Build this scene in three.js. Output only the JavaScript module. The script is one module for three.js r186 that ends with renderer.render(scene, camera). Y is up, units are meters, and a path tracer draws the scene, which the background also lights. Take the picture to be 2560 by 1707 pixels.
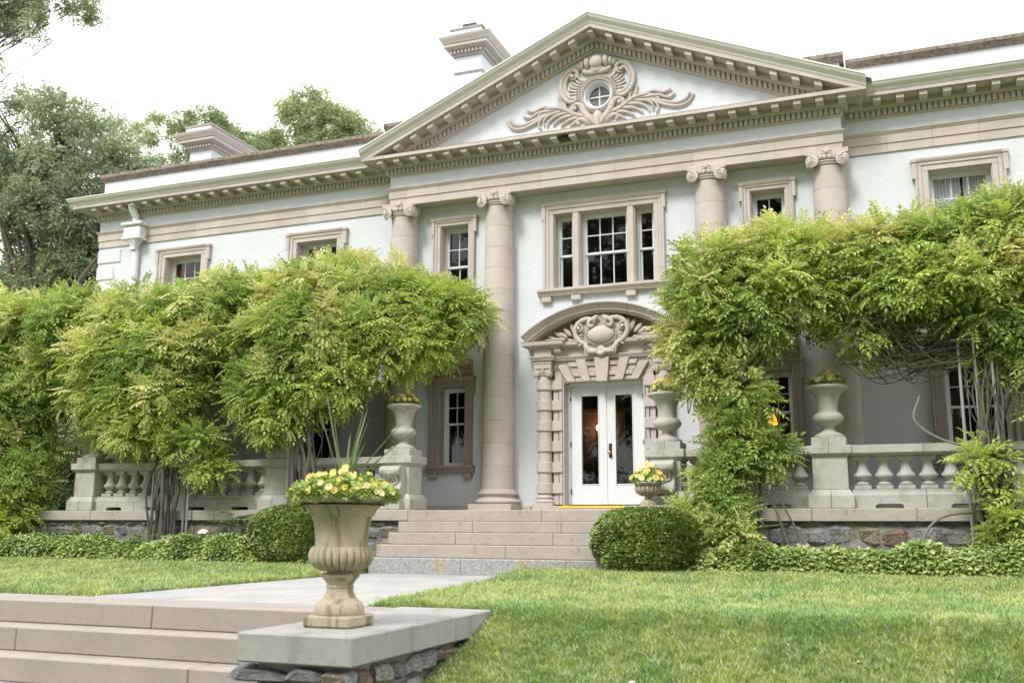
import * as THREE from 'three';
import { mergeGeometries, toCreasedNormals } from 'three/addons/utils/BufferGeometryUtils.js';

// ---------------------------------------------------------------- camera, sky, sun, exposure
const scene = new THREE.Scene();
const rad = (d) => d * Math.PI / 180;
const camera = new THREE.PerspectiveCamera(38.246, 1024 / 682, 0.1, 400);
{
  const yaw = rad(-21.069), pitch = rad(10.697), roll = rad(0.232);
  const fw = new THREE.Vector3(Math.sin(yaw) * Math.cos(pitch), Math.sin(pitch), -Math.cos(yaw) * Math.cos(pitch));
  const rt = new THREE.Vector3(Math.cos(yaw), 0, Math.sin(yaw));
  const up = new THREE.Vector3().crossVectors(rt, fw);
  const r2 = rt.clone().multiplyScalar(Math.cos(roll)).addScaledVector(up, Math.sin(roll));
  const u2 = up.clone().multiplyScalar(Math.cos(roll)).addScaledVector(rt, -Math.sin(roll));
  camera.quaternion.setFromRotationMatrix(new THREE.Matrix4().makeBasis(r2, u2, fw.clone().negate()));
  camera.position.set(4.918, 0.705, 17.451);
  camera.focus = 17.0;
  camera.userData.fStop = 2.2;
  camera.updateMatrixWorld();
}
// bright even overcast: air and cloud only, the same all round
{
  const W = 256, H = 128, d = new Float32Array(W * H * 4);
  for (let j = 0; j < H; j++) {
    const el = Math.sin(((j + 0.5) / H - 0.5) * Math.PI);
    const e = Math.max(0, el);
    for (let i = 0; i < W; i++) {
      const a = i / W * Math.PI * 2;
      const cl = 1 + 0.03 * Math.sin(3 * a + 5 * el) * Math.sin(2 * a - 7 * el + 1) + 0.02 * Math.sin(7 * a + 11 * el);
      const L = (0.86 + 0.26 * e) * (el > 0 ? cl : 1);
      d.set([L * 0.975, L * 0.99, L * 1.0, 1], (j * W + i) * 4);
    }
  }
  const t = new THREE.DataTexture(d, W, H, THREE.RGBAFormat, THREE.FloatType);
  t.mapping = THREE.EquirectangularReflectionMapping; t.minFilter = t.magFilter = THREE.LinearFilter; t.needsUpdate = true;
  scene.background = t; scene.environment = t;
}
const sun = new THREE.DirectionalLight(new THREE.Color(1, 0.975, 0.94), 1.4);
sun.position.set(-6, 27, 23); sun.target.position.set(0, 0, 0);
sun.castShadow = true; sun.shadow.radius = 28; sun.shadow.mapSize.set(2048, 2048);
Object.assign(sun.shadow.camera, { left: -32, right: 32, top: 32, bottom: -32, near: 1, far: 120 });
scene.add(sun, sun.target);
const renderer = new THREE.WebGLRenderer({ antialias: true });
renderer.toneMapping = THREE.LinearToneMapping;
renderer.toneMappingExposure = 2.3;
renderer.shadowMap.enabled = true;
renderer.setSize(1024, 682);

// ---------------------------------------------------------------- small tools
function rng(seed) { let a = seed >>> 0; return () => { a = (a + 0x6D2B79F5) | 0; let t = Math.imul(a ^ (a >>> 15), 1 | a); t = (t + Math.imul(t ^ (t >>> 7), 61 | t)) ^ t; return ((t ^ (t >>> 14)) >>> 0) / 4294967296; }; }
const V = (x, y, z) => new THREE.Vector3(x, y, z);
const lerp = (a, b, t) => a + (b - a) * t, clamp = (x, a, b) => Math.min(b, Math.max(a, x));
const sstep = (a, b, x) => { const t = clamp((x - a) / (b - a), 0, 1); return t * t * (3 - 2 * t); };
const hash2 = (x, y, s) => { let h = Math.imul(x, 374761393) ^ Math.imul(y, 668265263) ^ Math.imul(s, 974634777); h = Math.imul(h ^ (h >>> 13), 1274126177); return ((h ^ (h >>> 16)) >>> 0) / 4294967296; };
function vnoise(x, y, p, s) {      // tileable value noise with period p
  const xi = Math.floor(x), yi = Math.floor(y), fx = x - xi, fy = y - yi, m = (a) => ((a % p) + p) % p;
  const u = fx * fx * (3 - 2 * fx), v = fy * fy * (3 - 2 * fy);
  return lerp(lerp(hash2(m(xi), m(yi), s), hash2(m(xi + 1), m(yi), s), u), lerp(hash2(m(xi), m(yi + 1), s), hash2(m(xi + 1), m(yi + 1), s), u), v);
}
function fbm(u, v, p, oct, s) { let a = 0, w = 0.5, t = 0; for (let o = 0; o < oct; o++) { a += w * vnoise(u * p, v * p, p, s + o); t += w; p *= 2; w *= 0.55; } return a / t; }
function noise3(x, y, z, s) { const zi = Math.floor(z), f = z - zi; return lerp(vnoise(x, y, 4096, s + zi * 17), vnoise(x, y, 4096, s + (zi + 1) * 17), f * f * (3 - 2 * f)); }
const enc = (c) => Math.round(255 * (c <= 0.0031308 ? 12.92 * c : 1.055 * Math.pow(c, 1 / 2.4) - 0.055));
function tex(n, f, tile, srgb = true) {   // f(u, v) -> linear grey or rgb; the texture covers tile metres
  const d = new Uint8Array(n * n * 4);
  for (let j = 0; j < n; j++) for (let i = 0; i < n; i++) {
    let c = f(i / n, j / n); if (!Array.isArray(c)) c = [c, c, c];
    for (let k = 0; k < 3; k++) { const x = clamp(c[k], 0, 1); d[(j * n + i) * 4 + k] = srgb ? enc(x) : Math.round(255 * x); }
    d[(j * n + i) * 4 + 3] = 255;
  }
  const t = new THREE.DataTexture(d, n, n, THREE.RGBAFormat);
  t.wrapS = t.wrapT = THREE.RepeatWrapping; t.magFilter = THREE.LinearFilter; t.minFilter = THREE.LinearMipmapLinearFilter; t.generateMipmaps = true;
  if (srgb) t.colorSpace = THREE.SRGBColorSpace;
  t.repeat.set(1 / tile, 1 / tile); t.needsUpdate = true;
  return t;
}
const C = (r, g, b) => new THREE.Color().setRGB(r, g, b);
function std(name, color, rough, o = {}) { const m = new THREE.MeshStandardMaterial({ color, roughness: rough, ...o }); m.name = name; return m; }
// ---------------------------------------------------------------- materials
const fineBump = tex(512, (u, v) => fbm(u, v, 24, 5, 3), 1.0, false);
const coarseBump = tex(512, (u, v) => fbm(u, v, 8, 6, 9), 1.0, false);
const stuccoMap = tex(512, (u, v) => { const a = fbm(u, v, 3, 5, 21), b = fbm(u, v, 40, 3, 5); const g = 0.93 + 0.07 * (a - 0.5) + 0.05 * (b - 0.5); return [g, g * 1.004, g * 1.008]; }, 3.0);
const streakMap = tex(512, (u, v) => { const a = fbm(u, v, 3, 5, 21), b = fbm(u, v, 40, 3, 5), s = sstep(0.64, 0.8, fbm(u, v * 0.06, 26, 3, 28)), t = sstep(0.35, 0.7, fbm(u, v, 9, 3, 29)), g = (0.93 + 0.08 * (a - 0.5) + 0.05 * (b - 0.5)) * (1 - 0.3 * s * t); return [g, g * 1.002, g * 1.0]; }, 2.6);
const stoneMap = tex(512, (u, v) => { const a = fbm(u, v, 4, 5, 31), b = fbm(u, v, 60, 3, 35), c = fbm(u, v, 7, 4, 44); const g = 0.86 + 0.22 * (a - 0.5) + 0.12 * (b - 0.5); return [g * (1.01 + 0.03 * (c - 0.5)), g, g * (0.985 - 0.05 * (c - 0.5))]; }, 1.3);
const paleMap = tex(512, (u, v) => { const a = fbm(u, v, 4, 5, 51), s = fbm(u, v * 0.5, 10, 4, 57), b = fbm(u, v, 50, 3, 52); let g = 0.88 + 0.25 * (a - 0.5) + 0.12 * (b - 0.5); const m = sstep(0.58, 0.82, s) * 0.2; return [g * (1 - m), g * (1 - m * 0.92), g * (1 - m * 1.05)]; }, 1.1);
const lichenMap = tex(512, (u, v) => { const a = fbm(u, v, 10, 5, 61), b = fbm(u, v, 18, 4, 66), c = fbm(u, v, 5, 4, 68); let g = 0.62 + 0.5 * (a - 0.5); const d = sstep(0.5, 0.75, b) * 0.5; g *= 1 - d; const l = sstep(0.62, 0.75, c) * 0.35; return [g + l * 0.5, g * 0.92 + l * 0.52, g * 0.86 + l * 0.4]; }, 0.9);
const granMap = tex(512, (u, v) => { const a = fbm(u, v, 90, 2, 71), b = fbm(u, v, 5, 4, 73), r = sstep(0.62, 0.8, fbm(u, v * 0.15, 7, 3, 78)); const g = 0.72 + 0.75 * (a - 0.5) + 0.15 * (b - 0.5); return [g * (1 + 0.12 * r), g * (1 - 0.1 * r), g * (1 - 0.38 * r)]; }, 1.4);
const stepMap = tex(512, (u, v) => { const a = fbm(u, v, 5, 5, 81), b = fbm(u, v, 70, 3, 85), s = 0.55 * sstep(0.62, 0.85, fbm(u, v, 16, 4, 88)); const g = 0.88 + 0.2 * (a - 0.5) + 0.16 * (b - 0.5); return [g * (1 - 0.35 * s), g * (1 - 0.37 * s), g * (1 - 0.4 * s)]; }, 1.7);
const slateMap = tex(512, (u, v) => { const a = fbm(u, v, 4, 5, 91), c = fbm(u, v, 6, 3, 97), b = fbm(u, v, 40, 3, 93); const g = 0.84 + 0.26 * (a - 0.5) + 0.1 * (b - 0.5); return [g * (1 + 0.1 * (c - 0.5)), g, g * (1 - 0.12 * (c - 0.5))]; }, 1.6);
const mossMap = tex(512, (u, v) => { const a = fbm(u, v, 4, 5, 101), s = fbm(u, v * 0.18, 12, 4, 104), b = fbm(u, v, 60, 3, 109); const g = 0.9 + 0.3 * (a - 0.5) + 0.16 * (b - 0.5); const m = sstep(0.46, 0.72, s); return [g * (1 - 0.5 * m), g * (1 - 0.47 * m), g * (1 - 0.56 * m)]; }, 0.8);
const rockMap = tex(512, (u, v) => { const a = fbm(u, v, 6, 6, 111), b = fbm(u, v * 2, 14, 4, 117), c = fbm(u, v, 4, 4, 119); const g = 0.66 + 0.7 * (a - 0.5) + 0.3 * (b - 0.5); return [g * (1 + 0.25 * (c - 0.5)), g, g * (1 - 0.25 * (c - 0.5))]; }, 0.7);
const barkMap = tex(256, (u, v) => { const a = fbm(u, v * 0.25, 16, 4, 121), b = fbm(u, v, 6, 4, 127); return 0.55 + 0.6 * (a - 0.5) + 0.35 * (b - 0.5); }, 0.5);
const woodMap = tex(256, (u, v) => { const a = fbm(u, v * 0.1, 20, 4, 131); return 0.75 + 0.4 * (a - 0.5); }, 1.0);
const turfMap = tex(512, (u, v) => { const a = fbm(u, v, 5, 5, 141), b = fbm(u, v, 60, 3, 147); const g = 0.6 + 0.5 * (a - 0.5) + 0.6 * (b - 0.5); return [g * (0.9 + 0.4 * (a - 0.5)), g, g * 0.8]; }, 2.0);
const M = {
  stucco: std('white stucco', C(0.62, 0.635, 0.655), 0.92, { map: stuccoMap, bumpMap: fineBump, bumpScale: 0.004 }),
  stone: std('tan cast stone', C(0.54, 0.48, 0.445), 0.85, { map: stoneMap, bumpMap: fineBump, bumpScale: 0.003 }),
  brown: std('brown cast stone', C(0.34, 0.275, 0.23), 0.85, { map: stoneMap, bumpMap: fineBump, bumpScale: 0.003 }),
  stained: std('rain streaked stucco', C(0.62, 0.635, 0.655), 0.92, { map: streakMap, bumpMap: fineBump, bumpScale: 0.004 }),
  gutter: std('cream painted metal gutter', C(0.66, 0.62, 0.585), 0.6, { map: stuccoMap }),
  lichen: std('weathered coping stone', C(0.36, 0.315, 0.28), 0.95, { map: lichenMap, bumpMap: coarseBump, bumpScale: 0.01 }),
  white: std('white gloss paint', C(0.68, 0.69, 0.69), 0.42, { bumpMap: fineBump, bumpScale: 0.0006 }),
  pale: std('pale cast stone', C(0.46, 0.445, 0.41), 0.88, { map: paleMap, bumpMap: fineBump, bumpScale: 0.004 }),
  urn: std('cream urn stone', C(0.47, 0.445, 0.405), 0.85, { map: paleMap, bumpMap: fineBump, bumpScale: 0.003 }),
  ledge: std('stained concrete ledge', C(0.42, 0.375, 0.33), 0.92, { map: stepMap, bumpMap: fineBump, bumpScale: 0.005 }),
  step: std('buff step stone', C(0.39, 0.34, 0.30), 0.88, { map: stepMap, bumpMap: fineBump, bumpScale: 0.004 }),
  pink: std('smooth buff step stone', C(0.34, 0.30, 0.275), 0.85, { map: stoneMap, bumpMap: fineBump, bumpScale: 0.002 }),
  granite: std('speckled granite', C(0.40, 0.385, 0.375), 0.85, { map: granMap, bumpMap: fineBump, bumpScale: 0.004 }),
  coping: std('grey limestone coping', C(0.35, 0.335, 0.315), 0.85, { map: paleMap, bumpMap: fineBump, bumpScale: 0.003 }),
  moss: std('mossy urn stone', C(0.40, 0.335, 0.245), 0.92, { map: mossMap, bumpMap: coarseBump, bumpScale: 0.006 }),
  mortar: std('grey mortar', C(0.32, 0.305, 0.28), 0.95, { map: rockMap, bumpMap: coarseBump, bumpScale: 0.02 }),
  slates: [C(0.40, 0.40, 0.395), C(0.41, 0.40, 0.38), C(0.37, 0.37, 0.375), C(0.41, 0.385, 0.36)].map((c, i) => std('bluestone flag ' + i, c, 0.85, { map: slateMap, bumpMap: fineBump, bumpScale: 0.003 })),
  rocks: [C(0.3, 0.295, 0.285), C(0.2, 0.2, 0.205), C(0.34, 0.32, 0.28), C(0.32, 0.27, 0.18), C(0.32, 0.315, 0.31), C(0.26, 0.18, 0.15)].map((c, i) => std('rubble ' + i, c, 0.9, { map: rockMap, bumpMap: coarseBump, bumpScale: 0.03 })),
  roof: std('grey roof metal', C(0.2, 0.2, 0.21), 0.6),
  copper: std('copper flashing', C(0.42, 0.24, 0.18), 0.5, { metalness: 0.4 }),
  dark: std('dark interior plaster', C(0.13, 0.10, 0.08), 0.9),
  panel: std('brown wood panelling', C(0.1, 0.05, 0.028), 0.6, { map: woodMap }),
  yellow: std('yellow safety paint', C(0.78, 0.55, 0.06), 0.7, { map: stuccoMap }),
  black: std('dark bronze', C(0.05, 0.045, 0.04), 0.4, { metalness: 0.6 }),
  brass: std('worn brass', C(0.45, 0.3, 0.18), 0.35, { metalness: 0.9 }),
  bark: std('grey brown bark', C(0.17, 0.14, 0.11), 0.95, { map: barkMap, bumpMap: coarseBump, bumpScale: 0.02 }),
  vine: std('grey vine bark', C(0.17, 0.14, 0.108), 0.95, { map: barkMap, bumpMap: coarseBump, bumpScale: 0.008 }),
  shoot: std('pale green tendril', C(0.3, 0.28, 0.1), 0.8),
  pipe: std('galvanised pipe', C(0.36, 0.36, 0.35), 0.5, { metalness: 0.5 }),
  turf: std('turf soil', C(0.15, 0.2, 0.06), 1.0, { map: turfMap, bumpMap: coarseBump, bumpScale: 0.03 }),
  soil: std('dark mulch', C(0.035, 0.027, 0.02), 1.0, { map: rockMap, bumpMap: coarseBump, bumpScale: 0.03 }),
};
function leafMat(name, tr = 0.5, rough = 0.75) { const m = new THREE.MeshPhysicalMaterial({ color: 0xffffff, roughness: rough, transmission: tr, thickness: 0, side: THREE.DoubleSide }); m.name = name; return m; }
M.leaf = leafMat('vine leaf'); M.treeLeaf = leafMat('tree leaf', 0.5); M.boxLeaf = leafMat('box leaf', 0.2, 0.45); M.cover = leafMat('ground cover leaf', 0.25, 0.5); M.blade = leafMat('grass blade', 0.35, 0.7); M.petal = leafMat('petal', 0.4, 0.8);
M.glass = new THREE.MeshPhysicalMaterial({ color: 0xffffff, roughness: 0.02, transmission: 1, thickness: 0, ior: 1.52, side: THREE.DoubleSide }); M.glass.name = 'window glass';
M.drape = new THREE.MeshPhysicalMaterial({ color: C(0.74, 0.78, 0.84), roughness: 1, transmission: 0.1, thickness: 0, side: THREE.DoubleSide }); M.drape.name = 'sheer curtain';
M.redDrape = std('dark red curtain', C(0.13, 0.05, 0.03), 0.9, { side: THREE.DoubleSide });
M.bulb = std('lit bulb', C(1, 0.8, 0.5), 0.5, { emissive: C(1, 0.62, 0.25), emissiveIntensity: 6 });
M.amber = std('lit amber glass shade', C(0.8, 0.4, 0.1), 0.5, { emissive: C(1, 0.36, 0.04), emissiveIntensity: 0.8 });

M.stones = [M.stone, ...[[1.05, 1.04, 1.03], [0.94, 0.93, 0.93], [1.0, 0.97, 0.95]].map((k, i) => { const m = M.stone.clone(); m.color.multiply(C(...k)); m.name = 'tan cast stone ' + (i + 1); return m; })];
// ---------------------------------------------------------------- geometry tools (everything non-indexed with uv in metres)
function fin(g, uv = true) {
  if (g.index) g = g.toNonIndexed();
  for (const k of Object.keys(g.attributes)) if (!['position', 'normal', 'uv'].includes(k)) g.deleteAttribute(k);
  if (!g.attributes.normal) g.computeVertexNormals();
  if (uv) {
    const p = g.attributes.position.array, n = p.length / 9, a = new Float32Array(n * 6);
    for (let t = 0; t < n; t++) {
      const o = t * 9, ux = p[o + 3] - p[o], uy = p[o + 4] - p[o + 1], uz = p[o + 5] - p[o + 2], vx = p[o + 6] - p[o], vy = p[o + 7] - p[o + 1], vz = p[o + 8] - p[o + 2];
      const nx = Math.abs(uy * vz - uz * vy), ny = Math.abs(uz * vx - ux * vz), nz = Math.abs(ux * vy - uy * vx);
      for (let k = 0; k < 3; k++) {
        const x = p[o + k * 3], y = p[o + k * 3 + 1], z = p[o + k * 3 + 2];
        if (nx > ny && nx > nz) { a[t * 6 + k * 2] = z + 0.37; a[t * 6 + k * 2 + 1] = y; } else if (ny > nz) { a[t * 6 + k * 2] = x; a[t * 6 + k * 2 + 1] = z + 0.61; } else { a[t * 6 + k * 2] = x; a[t * 6 + k * 2 + 1] = y; }
      }
    }
    g.setAttribute('uv', new THREE.BufferAttribute(a, 2));
  }
  return g;
}
function polys(list, centre) {       // list of flat polygons (arrays of [x,y,z]); turned outward from the centre when one is given
  const out = [];
  for (let q of list) {
    if (centre) {
      const a = V(...q[0]), n = V(...q[1]).sub(a).cross(V(...q[2]).sub(a)), m = V(0, 0, 0); q.forEach((v) => m.add(V(...v))); m.divideScalar(q.length).sub(V(...centre));
      if (n.dot(m) < 0) q = [...q].reverse();
    }
    for (let k = 1; k + 1 < q.length; k++) out.push(...q[0], ...q[k], ...q[k + 1]);
  }
  const g = new THREE.BufferGeometry(); g.setAttribute('position', new THREE.Float32BufferAttribute(out, 3)); g.computeVertexNormals();
  return fin(g);
}
function cbox(w, h, d, c = 0.006, jit) {   // chamfered box about the origin, 44 triangles
  const W = w / 2, H = h / 2, D = d / 2; c = Math.min(c, W * 0.8, H * 0.8, D * 0.8);
  const P = {}; const key = (a, b, e, f) => `${a}${b}${e}${f}`;
  for (const a of [-1, 1]) for (const b of [-1, 1]) for (const e of [-1, 1]) {
    const j = jit ? [jit(), jit(), jit()] : [0, 0, 0];
    P[key(a, b, e, 'x')] = [a * W + j[0], b * (H - c) + j[1], e * (D - c) + j[2]]; P[key(a, b, e, 'y')] = [a * (W - c) + j[0], b * H + j[1], e * (D - c) + j[2]]; P[key(a, b, e, 'z')] = [a * (W - c) + j[0], b * (H - c) + j[1], e * D + j[2]];
  }
  const L = [], S = [-1, 1];
  for (const s of S) {
    L.push([[-1, -1], [1, -1], [1, 1], [-1, 1]].map(([b, e]) => P[key(s, b, e, 'x')]), [[-1, -1], [1, -1], [1, 1], [-1, 1]].map(([a, e]) => P[key(a, s, e, 'y')]), [[-1, -1], [1, -1], [1, 1], [-1, 1]].map(([a, b]) => P[key(a, b, s, 'z')]));
    for (const t of S) L.push([P[key(s, t, -1, 'x')], P[key(s, t, 1, 'x')], P[key(s, t, 1, 'y')], P[key(s, t, -1, 'y')]], [P[key(s, -1, t, 'x')], P[key(s, 1, t, 'x')], P[key(s, 1, t, 'z')], P[key(s, -1, t, 'z')]], [P[key(-1, s, t, 'y')], P[key(1, s, t, 'y')], P[key(1, s, t, 'z')], P[key(-1, s, t, 'z')]]);
    for (const t of S) for (const u of S) L.push(['x', 'y', 'z'].map((k) => P[key(s, t, u, k)]));
  }
  return polys(L, [0, 0, 0]);
}
function box(x0, x1, y0, y1, z0, z1, c = 0.006) { const g = cbox(Math.abs(x1 - x0), Math.abs(y1 - y0), Math.abs(z1 - z0), c).translate((x0 + x1) / 2, (y0 + y1) / 2, (z0 + z1) / 2); return fin(g); }
const merged = (l) => { l = l.flat(9); return l.length === 1 ? l[0] : mergeGeometries(l); };
function mesh(name, geo, mat, parent) { const m = new THREE.Mesh(Array.isArray(geo) ? merged(geo) : geo, mat); m.name = name; m.castShadow = m.receiveShadow = true; if (parent) parent.add(m); return m; }
const used = {};
function numbered(n) { const k = used[n] = (used[n] ?? -1) + 1; return k ? `${n}_${String(k).padStart(3, '0')}` : n; }
function tag(o, label, category, group) { o.userData.label = label; o.userData.category = category; if (group) o.userData.group = group; return o; }
function thing(name, label, category, [x, y, z] = [0, 0, 0], group) { const o = new THREE.Group(); o.name = numbered(name); o.position.set(x, y, z); scene.add(o); return tag(o, label, category, group); }
function group(name, parent, [x, y, z] = [0, 0, 0]) { const o = new THREE.Group(); o.name = name; o.position.set(x, y, z); parent.add(o); return o; }
function struct(o) { o.userData.kind = 'structure'; if (!o.parent) scene.add(o); return o; }
function soft(g, a = 0.7) { return fin(toCreasedNormals(g, a)); }
// a moulding: closed profile of [outward, y] swept along a plan path of [x, z], mitred
function sweep(profile, path, crease = 0.5) {
  const n = path.length, dir = [], nor = [];
  for (let i = 0; i < n - 1; i++) { const dx = path[i + 1][0] - path[i][0], dz = path[i + 1][1] - path[i][1], l = Math.hypot(dx, dz); dir.push([dx / l, dz / l]); nor.push([-dz / l, dx / l]); }
  const ring = path.map((p, i) => {
    const a = nor[Math.max(0, i - 1)], b = nor[Math.min(n - 2, i)], k = 1 + a[0] * b[0] + a[1] * b[1], m = [(a[0] + b[0]) / k, (a[1] + b[1]) / k];
    return profile.map(([o, y]) => [p[0] + m[0] * o, y, p[1] + m[1] * o]);
  });
  const area = profile.reduce((s, p, i) => { const q = profile[(i + 1) % profile.length]; return s + p[0] * q[1] - q[0] * p[1]; }, 0);
  const L = [];
  for (let i = 0; i < n - 1; i++) for (let k = 0; k < profile.length; k++) { const k2 = (k + 1) % profile.length, q = [ring[i][k], ring[i + 1][k], ring[i + 1][k2], ring[i][k2]]; L.push(area > 0 ? q : q.reverse()); }
  const tri = THREE.ShapeUtils.triangulateShape(profile.map(([o, y]) => new THREE.Vector2(o, y)), []);
  for (const t of tri) { const a = t.map((k) => ring[0][k]), b = t.map((k) => ring[n - 1][k]).reverse(); L.push(area > 0 ? a.reverse() : a, area > 0 ? b.reverse() : b); }
  const g = polys(L);
  return crease ? soft(g, crease) : g;
}
// the same in blocks: butted lengths of about len metres, each keeping the corners it turns
function sweepBlocks(name, profile, path, len, mat, parent) {
  const L = [0]; for (let i = 1; i < path.length; i++) L.push(L[i - 1] + Math.hypot(path[i][0] - path[i - 1][0], path[i][1] - path[i - 1][1]));
  const at = (s) => { let i = 1; while (i < path.length - 1 && L[i] < s) i++; const t = (s - L[i - 1]) / (L[i] - L[i - 1]); return [lerp(path[i - 1][0], path[i][0], t), lerp(path[i - 1][1], path[i][1], t)]; };
  const n = Math.round(L[L.length - 1] / len), cuts = []; for (let k = 0; k <= n; k++) { let s = L[L.length - 1] * k / n; if (k && k < n) for (const c of L) if (Math.abs(c - s) < 0.22) s = c + (s < c ? -0.22 : 0.22); cuts.push(s); }
  for (let k = 0; k < n; k++) { const a = cuts[k] + 0.0015, b = cuts[k + 1] - 0.0015, p = [at(a)]; L.forEach((c, i) => { if (c > a + 1e-4 && c < b - 1e-4) p.push(path[i]); }); p.push(at(b)); mesh(name, sweep(profile, p), mat(k), parent); }
}
function shapeGeo(pts, z0, z1, holes = [], bevel = 0) {   // outline in x, y extruded from z0 to z1
  const s = new THREE.Shape(pts.map((p) => new THREE.Vector2(...p)));
  for (const h of holes) s.holes.push(new THREE.Path(h.map((p) => new THREE.Vector2(...p))));
  const g = new THREE.ExtrudeGeometry(s, bevel ? { depth: z1 - z0 - 2 * bevel, bevelEnabled: true, bevelThickness: bevel, bevelSize: bevel, bevelOffset: -bevel, bevelSegments: 1, steps: 1 } : { depth: z1 - z0, bevelEnabled: false, steps: 1 });
  g.translate(0, 0, z0 + bevel);
  return fin(g);
}
function lathe(pts, seg = 28, a0 = 0, a1 = Math.PI * 2, crease = 0.75) { const g = new THREE.LatheGeometry(pts.map((p) => new THREE.Vector2(Math.max(p[0], 0.0005), p[1])), seg, a0, a1); g.deleteAttribute('normal'); return fin(toCreasedNormals(g.toNonIndexed(), crease)); }
// a tapering curved limb through points; r(t) its radius; flat squashes it along the last axis of its frame
function limb(pts, r, n = 10, m = 6, flat = 1) {
  const c = new THREE.CatmullRomCurve3(pts.map((p) => Array.isArray(p) ? V(...p) : p)), f = c.computeFrenetFrames(n, false), P = [], I = [];
  for (let i = 0; i <= n; i++) {
    const t = i / n, p = c.getPoint(t), q = r(t);
    for (let k = 0; k < m; k++) { const a = k / m * Math.PI * 2; const v = p.clone().addScaledVector(f.normals[i], Math.cos(a) * q).addScaledVector(f.binormals[i], Math.sin(a) * q * flat); P.push(v.x, v.y, v.z); }
  }
  for (let i = 0; i < n; i++) for (let k = 0; k < m; k++) { const a = i * m + k, b = i * m + (k + 1) % m; I.push(a, b, a + m, b, b + m, a + m); }
  const e0 = P.length / 3, p0 = c.getPoint(0), p1 = c.getPoint(1); P.push(p0.x, p0.y, p0.z, p1.x, p1.y, p1.z);
  for (let k = 0; k < m; k++) { I.push(e0, (k + 1) % m, k, e0 + 1, n * m + k, n * m + (k + 1) % m); }
  const g = new THREE.BufferGeometry(); g.setAttribute('position', new THREE.Float32BufferAttribute(P, 3)); g.setIndex(I); g.computeVertexNormals();
  return fin(g);
}
// ornament in relief: curve in x, y at depth z, rounded, tapering at both ends or one
function horn(pts, r0, r1, z, n = 12, m = 8) { return soft(limb(pts.map(([x, y, dz = 0]) => V(x, y, z + dz)), (t) => lerp(r0, r1, t) * (0.25 + 0.75 * Math.min(1, Math.sin(Math.PI * Math.min(0.5, t * 2.2)) + 0.05)), n, m), m > 5 ? 1.0 : 0.5); }
const ball = (x, y, z, r, sy = 1, sz = 1, s = 8) => fin(new THREE.SphereGeometry(r, s + 2, s).scale(1, sy, sz).translate(x, y, z));
function spiral(cx, cy, r, turns, a0, dir, z, w0, w1) { const p = []; const n = Math.round(turns * 14); for (let i = 0; i <= n; i++) { const t = i / n, a = a0 + dir * t * turns * Math.PI * 2, q = r * Math.pow(1 - t, 1.0) + 0.12 * r * t; p.push(V(cx + Math.cos(a) * q, cy + Math.sin(a) * q, z + 0.25 * w0 * t)); } return limb(p, (t) => lerp(w0, w1, t), n, 6); }
const DUMMY = new THREE.Object3D();
function instances(name, geo, mat, list, parent, kind) {   // list of { m: Matrix4, c: [r,g,b] }
  const o = new THREE.InstancedMesh(geo, mat, list.length); o.name = name; o.castShadow = o.receiveShadow = true;
  const col = new THREE.Color();
  list.forEach((e, i) => { o.setMatrixAt(i, e.m); o.setColorAt(i, col.setRGB(e.c[0], e.c[1], e.c[2])); });
  if (kind) o.userData.kind = kind;
  parent.add(o); return o;
}
// ================================================================ the mansion
const WZ = -0.18, ZW = -0.15, ZC = 0.19;          // wall face, wing and centre frieze faces
const mansion = thing('mansion', 'white stucco mansion with tan stone columns and a pediment', 'house');
const winSpecs = [];                              // filled below, then cut out of the wall
for (const cx of [-9.93, -6.39, 6.3, 9.9]) winSpecs.push({ cx, hw: 0.5, y0: 5.2, y1: 6.77, ym: 5.92, cols: 3, band: 0.21, top: 6.985, kind: 'upper' }, { cx, hw: 0.5, y0: 1.8, y1: 3.45, ym: 2.7, cols: 3, band: 0.21, top: 3.65, kind: 'lower' });
for (const cx of [-3.13, 3.1]) winSpecs.push({ cx, hw: 0.31, y0: 5.2, y1: 6.76, ym: 5.94, cols: 2, band: 0.15, top: 6.93, kind: 'upper' }, { cx, hw: 0.28, y0: 1.88, y1: 3.44, ym: 2.72, cols: 2, band: 0.17, top: 3.63, kind: 'lower' });
const triple = [[-1.0, -0.61, 1], [-0.48, 0.48, 3], [0.61, 1.0, 1]];
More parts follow.
